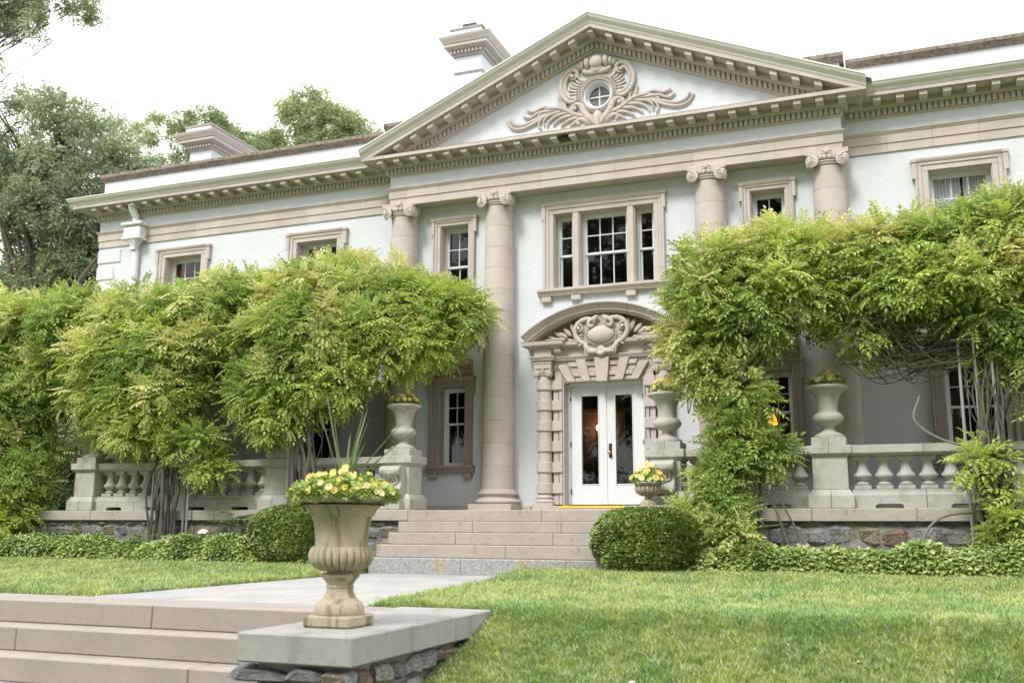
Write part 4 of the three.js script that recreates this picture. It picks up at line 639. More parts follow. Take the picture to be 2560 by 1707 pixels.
function planting(name, label, at, r, h, nf, nl, seed, fr, spikes) {
  const g = thing(name, label, 'flowers', at), R = rng(seed);
  mesh('potting_soil', lathe([[0, -0.02], [r * 0.82, -0.02], [r * 0.8, 0.0], [0, 0.02]], 20), M.soil, g);
  const L = [];
  for (let k = 0; k < nl; k++) { const a = R() * 6.283, q = Math.sqrt(R()) * r * 1.05, y = h * (0.15 + 0.85 * R() * (1 - 0.55 * (q / r) ** 2)) - (q > r * 0.92 ? 0.05 * R() : 0); DUMMY.position.set(Math.cos(a) * q, y, Math.sin(a) * q); DUMMY.rotation.set((R() - 0.5) * 1.6, R() * 6.28, (R() - 0.5) * 1.6); DUMMY.scale.setScalar(0.03 + R() * 0.025); DUMMY.updateMatrix(); const t = R(); L.push({ m: DUMMY.matrix.clone(), c: [lerp(0.2, 0.44, t), lerp(0.32, 0.52, t), lerp(0.05, 0.1, t)] }); }
  instances('foliage', smallLeaf, M.cover, L, g, 'stuff');
  for (let k = 0; k < nf; k++) {
    const a = R() * 6.283, q = Math.sqrt(R()) * r * 1.08, y = h * (0.5 + 0.5 * R()) * (1.15 - 0.75 * (q / r) ** 2) + 0.02;
    const f = mesh('flower', flowerGeo, yellowMats[Math.floor(R() * 3)], g); f.position.set(Math.cos(a) * q, y, Math.sin(a) * q); f.scale.setScalar(fr * (0.8 + 0.4 * R()));
    const out = V(Math.cos(a) * q / r * 1.1 + (R() - 0.3) * 0.5, 0.75, Math.sin(a) * q / r * 1.1 + 0.55 + (R() - 0.5) * 0.4).normalize(); f.quaternion.setFromUnitVectors(V(0, 1, 0), out);
    mesh('flower_eye', eyeGeo, eyeMat, f);
  }
  if (spikes) for (let k = 0; k < spikes.length; k++) { const [dx, dz, len, bend] = spikes[k]; const n = 8, P = []; const pt = (t) => V(dx * t * len * (1 + bend * t), h * 0.2 + len * t * (1 - 0.12 * bend * t), dz * t * len * (1 + bend * t)); const sd = V(dz, 0, -dx).normalize(); if (sd.length() < 0.5) sd.set(1, 0, 0); for (let i = 0; i < n; i++) { const t0 = i / n, t1 = (i + 1) / n, w = (t) => 0.017 * Math.pow(1 - t, 0.45) + 0.0005; const A = pt(t0), B = pt(t1), m0 = A.clone().add(V(0, -0.3 * w(t0), 0)), m1 = B.clone().add(V(0, -0.3 * w(t1), 0)); for (const s of [-1, 1]) { const a = A.clone().addScaledVector(sd, s * w(t0)), b = B.clone().addScaledVector(sd, s * w(t1)); P.push([m0, m1, b, a].map((v) => v.toArray())); } } mesh('spike_leaf', polys(P), M.spike, g); }
  return g;
}
const eyeGeo = ball(0, 0.0, 0, 0.2, 0.6, 1, 4);
M.spike = leafMat('spike leaf', 0.25, 0.6); M.spike.color.copy(C(0.17, 0.25, 0.1));
function pierUrn(x, label, flowers, seed) {
  const g = thing('stone_urn', label, 'urn', [x, 2.0755, 1.475], 'matching urns on the balustrade piers'); mesh('bowl', urnGeo, M.urn, g); g.rotation.y = seed;
  if (flowers) planting('yellow_flowers', flowers, [x, 2.0755 + 0.81, 1.475], 0.27, 0.22, 42, 150, seed, 0.042);
}
pierUrn(-10.45, 'pale stone urn on the far left pier under wisteria', null, 1);
pierUrn(-5.85, 'pale stone urn on the second pier, topped by wisteria foliage', null, 2);
pierUrn(-3.34, 'pale stone urn of yellow flowers on the pier left of the steps', 'yellow flowers in the urn on the pier left of the steps', 3);
pierUrn(1.505, 'pale stone urn of yellow flowers on the pier right of the doors', 'yellow flowers in the tall urn right of the doors', 4);
pierUrn(4.03, 'shaded grey stone urn on the plain right hand pier', 'sparse yellow flowers in the shaded urn at the right', 5);
{   // the small bowl urn by the door
  const pr = [[0, 0], [0.13, 0], [0.13, 0.04], [0.11, 0.05], [0.1, 0.07], [0.06, 0.09], [0.05, 0.12], [0.06, 0.135], [0.06, 0.145], [0.1, 0.16], [0.16, 0.2], [0.185, 0.25], [0.185, 0.29], [0.205, 0.31], [0.215, 0.33], [0.2, 0.345], [0.17, 0.335], [0, 0.32]];
  const g = thing('low_urn', 'small fluted bowl urn of yellow flowers standing right of the doors', 'urn', [1.36, 1.046, 2.32]);
  mesh('bowl', lathe(pr, 36), M.moss, g);
  const fl = []; for (let k = 0; k < 18; k++) { const a = k / 18 * Math.PI * 2; fl.push(limb([[0.09 * Math.cos(a), 0.15, 0.09 * Math.sin(a)], [0.162 * Math.cos(a), 0.2, 0.162 * Math.sin(a)], [0.187 * Math.cos(a), 0.25, 0.187 * Math.sin(a)], [0.185 * Math.cos(a), 0.295, 0.185 * Math.sin(a)]], (t) => 0.012 + 0.014 * Math.sin(Math.PI * t), 6, 6)); }
  mesh('gadroon', fl, M.moss, g);
  planting('yellow_flowers', 'mound of yellow flowers in the small bowl urn by the doors', [1.36, 1.37, 2.32], 0.25, 0.28, 60, 260, 8, 0.042, [[0.05, 0.02, 0.42, 0.1], [0.12, -0.03, 0.36, 0.2]]);
}
{   // electrical box on the ledge, beside the vine
  const g = thing('outlet_box', 'small grey electrical box on the ledge under the right balustrade', 'outlet box', [2.93, 0.83, 2.05]);
  mesh('housing', box(-0.055, 0.055, 0, 0.15, 0.002, 0.07, 0.008), M.pipe, g); mesh('conduit', box(-0.02, 0.02, -0.75, -0.001, 0.005, 0.035, 0.008), M.black, g); mesh('lid', box(-0.06, 0.06, 0.15, 0.162, 0.002, 0.08, 0.004), M.white, g);
}
// ================================================================ ground, path, garden steps, foreground urn
const pathR = (z) => -0.37 + 0.105 * (z - 3.3);
function ground(x, z) {
  let y = lerp(-0.035, 0.06, sstep(5.5, 3.2, z));
  if (z > 8.8) y -= 0.31 * (Math.min(z, 11.9) - 8.8) * sstep(8.6, 9.3, z) + 0.02 * Math.min(6, Math.max(0, z - 11.9));
  if (x > -3.05 && x < pathR(z) - 0.02 && z > 3.0 && z < 9.2) y = Math.min(y, -0.09);
  if (x < 1.2 && z > 9.0) y = Math.min(y, -0.1 - (Math.min(z, 11) - 9.0) * 0.62);
  y += 0.012 * Math.sin(x * 1.7 + z * 0.6) * Math.sin(z * 1.3 - x * 0.5) * (z < 8.6 && x < 0.4 ? 0.3 : 1);
  return y;
}
{
  const xs = [], zs = []; for (let i = 0; i <= 190; i++) { const t = i / 190 * 2 - 1; xs.push(8 * t + 62 * Math.pow(Math.abs(t), 5) * Math.sign(t) - 1); zs.push(7 + 8 * t + 62 * Math.pow(Math.abs(t), 5) * Math.sign(t)); }
  const P = [], I = []; zs.forEach((z) => xs.forEach((x) => P.push(x, ground(x, z), z)));
  const w = xs.length; for (let j = 0; j < w - 1; j++) for (let i = 0; i < w - 1; i++) { const a = j * w + i; I.push(a, a + w, a + 1, a + 1, a + w, a + w + 1); }
  const g = new THREE.BufferGeometry(); g.setAttribute('position', new THREE.Float32BufferAttribute(P, 3)); g.setIndex(I); g.computeVertexNormals();
  struct(mesh('lawn', fin(g), M.turf));
}
{
  const g = new THREE.Group(); g.name = 'flagstone_path'; struct(g);
  const R = rng(5); let z = 3.24; const bed = mesh('path_bed', box(-3.0, 0.3, -0.1, -0.045, 3.2, 9.14, 0), M.mortar, g);
  while (z < 9.05) { const d = Math.min(9.1 - z, 0.42 + R() * 0.55); let x = -3.0; const xe = pathR(z + d / 2); while (x < xe - 0.05) { let w = 0.55 + R() * 0.75; if (xe - x - w < 0.3) w = xe - x; const m = mesh('flagstone', box(x + 0.007, x + w - 0.007, -0.06, -0.022 + R() * 0.005, z + 0.007, z + d - 0.007, 0.006), M.slates[Math.floor(R() * 3.999)], g); x += w; } z += d; }
}
{
  const g = thing('garden_steps', 'broad buff stone garden steps in the left foreground', 'steps');
  const cuts = [[-9, -5.2, -1.62, 0.549], [-9, -6.4, -2.9, 0.549], [-9, -4.6, -0.62, 0.7], [-9, -5.6, -2.2, 0.7], [-9, -4.0, 0.7]];
  cuts.forEach((xs, i) => { const y1 = -0.02 - 0.215 * i, z1 = 9.8 + 0.345 * i; for (let k = 0; k + 1 < xs.length; k++) mesh('step_stone', box(xs[k] + 0.0035, xs[k + 1] - 0.0035, y1 - 0.212, y1, z1 - (i ? 0.6 : 0.68), z1, 0.009), M.pink, g); });
  mesh('joint_fill', box(-8.9, 0.5, -1.3, -0.03, 9.2, 9.78, 0), M.joint ??= std('orange joint mortar', C(0.5, 0.4, 0.27), 0.9), g);
  for (let i = 1; i < 5; i++) mesh('joint_fill', box(-8.9, 0.5, -1.5, -0.03 - 0.215 * i, 9.5 + 0.345 * i, 9.777 + 0.345 * i, 0), M.joint, g);
}
{
  const g = thing('garden_wall', 'rubble end wall with grey slab coping beside the garden steps', 'wall');
  mesh('coping_slab', box(0.55, 1.47, -0.222, -0.02, 9.76, 11.46, 0.012), M.coping, g);
  mesh('coping_slab', box(0.552, 1.468, -0.224, -0.022, 8.98, 9.755, 0.012), M.coping, g);
  mesh('mortar', box(0.66, 1.36, -2.0, -0.226, 9.3, 11.34, 0), M.mortar, g);
  rubble(g, 0.62, 1.4, -1.3, -0.25, (m, x, y, R) => m.position.set(x, y, 11.32 + R() * 0.02), 21, 1.15);
  rubble(g, 9.3, 11.4, -1.3, -0.25, (m, x, y, R) => { m.position.set(1.34 + R() * 0.02, y, x); m.rotation.y = Math.PI / 2; }, 22, 1.15);
}
{   // the weathered urn in the foreground
  const g = thing('garden_urn', 'weathered mossy fluted urn on the slab in the foreground', 'urn', [1.0, -0.019, 10.84]);
  mesh('plinth', box(-0.195, 0.195, 0, 0.085, -0.195, 0.195, 0.014), M.moss, g);
  const k = 0.945, P = [[0, 0.087], [0.18, 0.087], [0.184, 0.1], [0.182, 0.145], [0.175, 0.155], [0.17, 0.17], [0.155, 0.18], [0.125, 0.21], [0.105, 0.25], [0.098, 0.285], [0.102, 0.29], [0.104, 0.3], [0.098, 0.306], [0.1, 0.32], [0.115, 0.345], [0.138, 0.37], [0.142, 0.385], [0.135, 0.395], [0.105, 0.405], [0.1, 0.415], [0.11, 0.425], [0.16, 0.445], [0.205, 0.485], [0.22, 0.53], [0.218, 0.57], [0.205, 0.6], [0.198, 0.605], [0.196, 0.66], [0.205, 0.75], [0.222, 0.835], [0.226, 0.84], [0.232, 0.85], [0.26, 0.9], [0.31, 0.945], [0.348, 0.962], [0.358, 0.975], [0.36, 0.99], [0.352, 1.005], [0.325, 1.01], [0.3, 0.99], [0.28, 0.95], [0, 0.94]].map(([a, b]) => [a, b > 0.09 ? b * k + 0.005 : b]);
  mesh('bowl', lathe(P, 56), M.moss, g);
  const fl = []; for (let q = 0; q < 26; q++) { const a = q / 26 * Math.PI * 2, c = Math.cos(a), s = Math.sin(a), pt = (r, y) => [r * c, y * k + 0.005, r * s]; fl.push(limb([pt(0.12, 0.425), pt(0.175, 0.455), pt(0.208, 0.495), pt(0.222, 0.54), pt(0.212, 0.585), pt(0.2, 0.605)], (t) => 0.01 + 0.018 * Math.sin(Math.PI * Math.min(1, t * 1.05)), 8, 8)); }
  mesh('gadroon', fl, M.moss, g);
  planting('petunias', 'yellow petunias and spiky leaves spilling from the foreground urn', [1.0, 0.885, 10.84], 0.39, 0.22, 110, 1000, 15, 0.025,
    [[-0.2, 0.0, 0.85, 0.15], [-0.1, 0.1, 0.66, 0.1], [-0.3, 0.05, 0.7, 0.1], [0.02, -0.1, 0.5, 0.1], [0.25, -0.05, 0.62, 0.2], [0.65, 0.0, 0.6, 0.35], [0.95, 0.1, 0.6, 0.4], [0.12, -0.2, 0.7, 0.15], [0.5, 0.3, 0.42, 0.3], [0.3, 0.15, 0.66, 0.1]]);
}
// ---------------------------------------------------------------- grass
const inView = (x, y, z, m = 1.12) => { const p = V(x, y, z).project(camera); return Math.abs(p.x) < m && p.y > -1.3 && p.y < 1.2 && p.z < 1; };
const onPaving = (x, z) => (x > -3.0 && x < pathR(z) - 0.03 && z > 3.2 && z < 9.15) || (z > 9.08 && x < 0.58) || (x > 0.53 && x < 1.5 && z > 8.95 && z < 11.6) || (z < 3.24 && x > -3.0 && x < 1.55);
{
  const bladeTuft = (seed) => { const R = rng(seed), P = []; for (let k = 0; k < 7; k++) { const a = R() * 6.28, b = R() * 6.28, r = R() * 0.018, h = 0.025 + R() * 0.035, lean = 0.01 + R() * 0.06, w = 0.0022 + R() * 0.0015; const bx = Math.cos(b) * r, bz = Math.sin(b) * r, ca = Math.cos(a), sa = Math.sin(a), L = [bx - sa * w, 0, bz + ca * w], Rr = [bx + sa * w, 0, bz - ca * w], mx = bx + ca * lean * 0.35, mz = bz + sa * lean * 0.35, T = [bx + ca * lean, h, bz + sa * lean]; const ml = [mx - sa * w * 0.8, h * 0.6, mz + ca * w * 0.8], mr = [mx + sa * w * 0.8, h * 0.6, mz - ca * w * 0.8]; P.push([L, Rr, mr, ml], [ml, mr, T]); } return polys(P); };
  const R = rng(77), lists = [[], [], []]; let n = 0;
  const col = (x, z) => { const a = vnoise(x * 2.2 + 40, z * 1.5 + 40, 4096, 3), b = vnoise(x * 6 + 40, z * 4 + 40, 4096, 8), t = clamp((a - 0.5) * 0.8 + (b - 0.5) * 0.8 + 0.52 + (R() - 0.5) * 0.5, 0, 1), k = 0.85 + R() * 0.3, p = R() < 0.2 ? 0.7 : 0; return [lerp(lerp(0.2, 0.46, t), 0.56, p) * k, lerp(lerp(0.35, 0.52, t), 0.56, p) * k, lerp(lerp(0.07, 0.15, t), 0.4, p) * k]; };
  for (let tries = 0; tries < 900000 && n < 185000; tries++) {
    const near = R() < 0.3, x = near ? 0.3 + R() * 6.4 : -14.5 + R() * 23, z = near ? 8.4 + R() * 5 : 2.7 + R() * 7;
    if (onPaving(x, z)) continue;
    const y = ground(x, z); if (!inView(x, y, z)) continue;
    const d = camera.position.distanceTo(V(x, y, z)); if (!near && x < -3 && R() > 0.75) continue;
    DUMMY.position.set(x, y - 0.004, z); DUMMY.rotation.set((R() - 0.5) * 0.3, R() * 6.28, (R() - 0.5) * 0.3); const s = 0.75 + R() * 0.5 + (d > 11 ? 0.12 : 0); DUMMY.scale.set(s * 1.1, s * (0.8 + R() * 0.6), s * 1.1); DUMMY.updateMatrix();
    lists[n++ % 3].push({ m: DUMMY.matrix.clone(), c: col(x, z) });
  }
  const o = new THREE.Group(); o.name = 'grass'; o.userData = { kind: 'stuff', label: 'short green grass of the lawn beside the path', category: 'grass' }; scene.add(o);
  lists.forEach((l, i) => instances('grass_blades', bladeTuft(100 + i), M.blade, l, o, 'stuff'));
}
{   // a few fallen leaves and petals on the lawn
  const R = rng(31), geo = polys([[[-1, 0, 0], [0, 0.25, -0.5], [1, 0.05, 0]], [[-1, 0, 0], [1, 0.05, 0], [0, 0.25, 0.5]]]);
  const mats = [C(0.62, 0.6, 0.52), C(0.62, 0.5, 0.2), C(0.4, 0.2, 0.09)].map((c, i) => std('fallen leaf ' + i, c, 0.8, { side: THREE.DoubleSide }));
  for (const [x, z, k, s, lab] of [[3.05, 10.15, 0, 0.045, 'whitish fallen leaf near the middle of the right lawn'], [4.55, 10.35, 0, 0.05, 'large pale fallen leaf at the bottom right of the lawn'], [1.0, 5.0, 1, 0.035, 'small yellow fallen leaf on the grass below the right boxwood'], [4.6, 9.6, 1, 0.03, 'yellow fallen leaf on the lower right lawn'], [3.9, 10.4, 2, 0.025, 'small orange brown fallen leaf at the bottom of the lawn'], [-8.9, 6.1, 0, 0.05, 'white petal lying on the left lawn']]) { const m = mesh(numbered('fallen_leaf'), geo, mats[k]); m.position.set(x, ground(x, z) + 0.045, z); m.rotation.y = R() * 6; m.rotation.x = 0.2; m.scale.setScalar(s); scene.add(m); tag(m, lab, 'leaf', 'fallen leaves on the lawn'); }
}
// ================================================================ plants
const UPV = V(0, 1, 0);
function place(p, dir, up, s) { const x = dir.clone().normalize(), z = new THREE.Vector3().crossVectors(x, up); if (z.lengthSq() < 1e-6) z.set(0, 0, 1); z.normalize(); const y = new THREE.Vector3().crossVectors(z, x); return new THREE.Matrix4().makeBasis(x, y, z).scale(V(s, s, s)).setPosition(p); }
const dirOf = (R) => { const a = R() * 6.2832, c = R() * 2 - 1, s = Math.sqrt(1 - c * c); return V(s * Math.cos(a), c, s * Math.sin(a)); };
// pinnate leaf: paired leaflets along a drooping stalk, 1 unit long
const pinnate = (seed, pairs, wide) => { const R = rng(seed), P = []; const ax = (t) => [t, -0.28 * t * t + 0.02 * Math.sin(5 * t), 0.05 * Math.sin(3 * t + seed)]; const leaf = (o, d, l, w) => { const D = V(...d).normalize(), S = new THREE.Vector3().crossVectors(D, UPV).normalize(), O = V(...o), m = O.clone().addScaledVector(D, l * 0.45).add(V(0, 0.02, 0)), t = O.clone().addScaledVector(D, l).add(V(0, -0.1 * l, 0)); const a = m.clone().addScaledVector(S, w).add(V(0, 0.03, 0)), b = m.clone().addScaledVector(S, -w).add(V(0, 0.03, 0)); P.push([O, a, t].map((v) => v.toArray()), [O, t, b].map((v) => v.toArray())); }; for (let i = 0; i < pairs; i++) { const t = 0.16 + 0.76 * i / pairs, o = ax(t), l = (0.36 - 0.14 * Math.abs(t - 0.45)) * (0.9 + R() * 0.2); for (const s of [-1, 1]) leaf(o, [0.5 + R() * 0.25, -0.15 - R() * 0.25, s], l, wide); } leaf(ax(0.92), [1, -0.4, 0], 0.34, wide); return polys(P); };
const pinA = pinnate(1, 4, 0.075), pinB = pinnate(2, 5, 0.068), pinC = pinnate(3, 4, 0.085);
// leaves grouped in clumps over ellipsoids [x, y, z, rx, ry, rz, weight]
function clumpLeaves(blobs, count, seed, o) {
  const R = rng(seed), out = [[], [], []], vol = blobs.map((b) => (b[6] ?? 1) * (b[3] * b[4] + b[4] * b[5] + b[3] * b[5])), tot = vol.reduce((a, b) => a + b, 0);
  blobs.forEach((b, bi) => {
    const n = Math.round(count * vol[bi] / tot), nc = Math.max(3, Math.round(n / o.per));
    for (let c = 0; c < nc; c++) {
      const d = dirOf(R), q = o.fill + (1 - o.fill) * Math.pow(R(), 0.35) + (R() - 0.5) * o.rough + (o.stray && R() < 0.05 ? R() * 0.4 : 0), cc = V(b[0] + d.x * b[3] * q, b[1] + d.y * b[4] * q, b[2] + d.z * b[5] * q);
      if (o.keep && !o.keep(cc, R)) continue;
      const tone = clamp(noise3(cc.x * 1.1 + 50, cc.y * 1.1 + 50, cc.z * 1.1 + 50, 5) + (R() - 0.5) * 0.5, 0, 1), young = o.young ? sstep(0.52, 0.68, noise3(cc.x * 1.6 + 90, cc.y * 1.6 + 20, cc.z * 1.6 + 50, 9) + (d.y > 0.2 ? 0.07 : -0.12) + (R() - 0.5) * 0.12) * o.young : 0;
      const cr = o.clump * (0.6 + R() * 0.8), k = Math.round(o.per * (0.6 + R() * 0.8));
      for (let i = 0; i < k; i++) {
        const e = dirOf(R).multiplyScalar(cr * Math.pow(R(), 0.5)), p = cc.clone().add(e), dr = d.clone().multiplyScalar(o.outward).add(e.normalize().multiplyScalar(0.8)).add(V((R() - 0.5) * 1.1, o.droop + (R() - 0.5) * 0.8, (R() - 0.5) * 1.1)).normalize();
        const t = clamp(tone + (R() - 0.5) * 0.35, 0, 1), y = young * (0.5 + R() * 0.6), v = 0.85 + R() * 0.3, col = [0, 1, 2].map((j) => lerp(lerp(o.dark[j], o.light[j], t), o.pale ? o.pale[j] : 0, clamp(y, 0, 1)) * v);
        out[Math.floor(R() * 3)].push({ m: place(p, dr, UPV.clone().add(d.clone().multiplyScalar(0.7)).add(V((R() - 0.5) * 0.5, 0, (R() - 0.5) * 0.5)), o.size * (0.7 + R() * 0.6)), c: col });
      }
    }
  });
  return out;
}
function wisteria(label, base, blobs, count, seed, trunks, tangles, posts) {
  const g = thing('wisteria', label, 'wisteria', [0, 0, 0], 'wisterias trained along the terrace'), R = rng(seed);
  const L = clumpLeaves(blobs, count, seed, { per: 11, clump: 0.16, fill: 0.5, rough: 0.5, stray: 1, outward: 0.45, droop: 0.12, size: 0.25, young: 0.95, dark: [0.23, 0.36, 0.06], light: [0.54, 0.64, 0.12], pale: [0.76, 0.72, 0.32] });
  const fo = group('foliage', g); L.forEach((l, i) => instances('leaf_spray', [pinA, pinB, pinC][i], M.leaf, l, fo, 'stuff')); fo.userData.kind = 'stuff';
  for (let k = 0; k < trunks; k++) { const b = blobs[Math.floor(R() * blobs.length)], x0 = base[0] + (R() - 0.5) * 0.5, z0 = base[2] + (R() - 0.5) * 0.3, r = 0.01 + R() * R() * 0.042, mid = [x0 + (R() - 0.5) * 0.35, 1.3 + R() * 0.5, z0 + (R() - 0.5) * 0.2], up = [base[0] + (R() - 0.5) * 0.7, 2.3 + R() * 0.6, z0 - 0.1]; mesh('stem', limb([[x0, base[1] - 0.05, z0], [lerp(x0, mid[0], 0.5) + (R() - 0.5) * 0.2, 0.7, z0 + (R() - 0.5) * 0.15], mid, up, [lerp(up[0], b[0], 0.6), lerp(up[1], b[1], 0.7), lerp(up[2], b[2], 0.6)], [b[0], b[1] - b[4] * 0.3, b[2]]], (t) => r * (1 - 0.55 * t), 22, 6), M.vine, g); }
  const tw = []; for (let k = 0; k < tangles; k++) { const b = blobs[Math.floor(R() * blobs.length)], d = () => V(b[0] + (R() - 0.5) * 2 * b[3], b[1] - b[4] * (0.2 + 0.8 * R()), b[2] + (R() - 0.5) * 1.5 * b[5]); const a = d(), e = d(), m = a.clone().lerp(e, 0.5).add(V((R() - 0.5) * 0.4, -0.15 - R() * 0.25, (R() - 0.5) * 0.4)); const r = 0.004 + R() * 0.008; tw.push(limb([a, m, e], () => r, 8, 4)); }
  if (tw.length) { const t = mesh('twigs', tw, M.vine, g); t.userData.kind = 'stuff'; }
  const sh = []; for (let k = 0; k < 26; k++) { const b = blobs[Math.floor(R() * blobs.length)], d = dirOf(R); if (d.y < 0) continue; const p = V(b[0] + d.x * b[3] * 0.95, b[1] + d.y * b[4] * 0.95, b[2] + d.z * b[5] * 0.95), l = 0.25 + R() * 0.45, q = d.clone().add(V((R() - 0.5), 0.5, (R() - 0.5) * 0.5)).normalize(); sh.push(limb([p, p.clone().addScaledVector(q, l * 0.5).add(V(0, 0.05, 0)), p.clone().addScaledVector(q, l).add(V((R() - 0.5) * 0.2, -0.12 * R(), 0))], (t) => 0.004 * (1 - 0.6 * t), 7, 4)); }
  { const t = mesh('tendrils', sh, M.shoot, g); t.userData.kind = 'stuff'; }
  return g;
}
// ---- left
wisteria('leafy wisteria hanging to the ground at the far left of the terrace', [-12.2, 0, 2.3], [[-13.6, 4.6, 1.5, 1.4, 0.95, 1.1], [-12.2, 4.85, 1.3, 1.2, 0.75, 1.0], [-13.0, 3.5, 1.8, 1.3, 1.1, 0.9], [-12.0, 3.7, 1.7, 1.0, 0.7, 0.8], [-12.6, 2.2, 2.0, 1.25, 1.1, 0.75], [-12.5, 1.0, 2.2, 1.2, 0.85, 0.6], [-11.9, 1.45, 2.2, 0.7, 0.5, 0.5]], 14000, 41, 8, 70);
wisteria('dense wisteria on a thick bundle of trunks before the left balustrade', [-7.95, 0, 2.35], [[-10.9, 4.9, 1.3, 1.1, 0.62, 1.0], [-9.7, 4.85, 1.3, 1.1, 0.62, 1.0], [-8.5, 4.75, 1.4, 1.1, 0.65, 1.0], [-7.4, 4.95, 1.3, 0.9, 0.66, 1.0], [-10.6, 4.15, 1.7, 1.0, 0.5, 0.8], [-9.3, 4.0, 1.95, 1.05, 0.65, 0.75], [-8.2, 3.85, 2.1, 1.0, 0.7, 0.75], [-7.3, 4.2, 1.7, 0.6, 0.4, 0.6], [-8.8, 3.1, 2.25, 0.75, 0.5, 0.5], [-8.0, 3.0, 2.4, 0.65, 0.55, 0.5], [-10.1, 3.35, 1.9, 0.7, 0.4, 0.5], [-7.3, 2.25, 2.4, 0.45, 0.28, 0.3], [-8.6, 2.45, 2.3, 0.5, 0.3, 0.35], [-9.5, 2.7, 2.1, 0.45, 0.3, 0.3], [-7.0, 1.75, 2.35, 0.35, 0.22, 0.25, 0.8]], 20000, 42, 16, 160);
wisteria('bright wisteria arching over the terrace between left windows and doors', [-4.9, 0, 2.25], [[-6.3, 5.0, 1.1, 0.85, 0.55, 0.9], [-5.3, 5.1, 1.2, 0.9, 0.6, 0.95], [-4.75, 5.45, 1.1, 0.4, 0.32, 0.5], [-4.1, 5.0, 1.2, 0.95, 0.52, 0.95], [-3.1, 4.75, 1.2, 0.75, 0.5, 0.8], [-2.45, 4.55, 1.2, 0.55, 0.42, 0.6], [-5.9, 4.2, 1.8, 0.8, 0.6, 0.75], [-4.9, 4.25, 1.9, 0.95, 0.7, 0.75], [-3.8, 4.15, 1.75, 0.9, 0.6, 0.75], [-3.0, 4.05, 1.6, 0.55, 0.45, 0.6], [-6.0, 3.2, 2.05, 0.6, 0.45, 0.55], [-5.4, 3.2, 2.2, 0.8, 0.6, 0.6], [-4.5, 3.4, 2.0, 0.65, 0.48, 0.55], [-3.8, 3.75, 1.75, 0.4, 0.32, 0.45], [-5.6, 2.65, 2.25, 0.55, 0.32, 0.4]], 20500, 43, 13, 170);
// ---- right
const dWis = wisteria('wisteria cascading to the ground just right of the front doors', [2.75, 0, 2.25], [[2.45, 4.9, 1.7, 0.55, 0.36, 0.65], [3.3, 4.95, 1.6, 0.75, 0.38, 0.75], [4.2, 4.85, 1.5, 0.75, 0.38, 0.75], [2.35, 4.3, 1.95, 0.6, 0.45, 0.65], [3.2, 4.3, 2.0, 0.75, 0.42, 0.65], [4.0, 4.2, 1.8, 0.6, 0.36, 0.6], [2.1, 3.65, 1.95, 0.35, 0.45, 0.45], [3.0, 3.8, 2.15, 0.55, 0.28, 0.45], [2.3, 3.1, 2.05, 0.35, 0.35, 0.3, 0.8], [2.85, 2.75, 2.15, 0.28, 0.42, 0.25, 0.7], [2.7, 2.05, 2.2, 0.32, 0.4, 0.26, 0.7], [2.45, 1.5, 2.35, 0.36, 0.36, 0.26, 0.8], [2.35, 0.95, 2.55, 0.46, 0.36, 0.32], [2.55, 0.5, 2.7, 0.45, 0.3, 0.35], [3.15, 1.9, 2.1, 0.3, 0.22, 0.25]], 12500, 44, 12, 190);
const eWis = wisteria('wisteria with twisted bare trunks at the right edge of the terrace', [6.2, 0, 2.3], [[5.0, 4.85, 1.6, 0.65, 0.38, 0.75], [5.8, 4.85, 1.7, 0.75, 0.42, 0.8], [6.7, 4.95, 1.8, 0.75, 0.48, 0.85], [7.6, 5.05, 1.7, 0.8, 0.55, 0.85], [5.2, 4.25, 1.95, 0.65, 0.4, 0.7], [6.0, 4.2, 2.1, 0.75, 0.42, 0.7], [6.9, 4.25, 2.1, 0.7, 0.5, 0.7], [4.75, 3.65, 1.85, 0.4, 0.28, 0.38], [6.4, 3.65, 2.15, 0.45, 0.26, 0.38], [7.1, 3.4, 2.2, 0.5, 0.5, 0.4], [6.15, 1.65, 2.35, 0.3, 0.2, 0.22, 0.5], [6.5, 1.1, 2.45, 0.36, 0.3, 0.26, 0.3], [6.6, 0.6, 2.5, 0.42, 0.32, 0.3, 0.4], [7.2, 2.1, 2.2, 0.4, 0.6, 0.3, 0.35], [6.6, 3.1, 2.1, 0.35, 0.35, 0.3, 0.3]], 13500, 45, 30, 90);
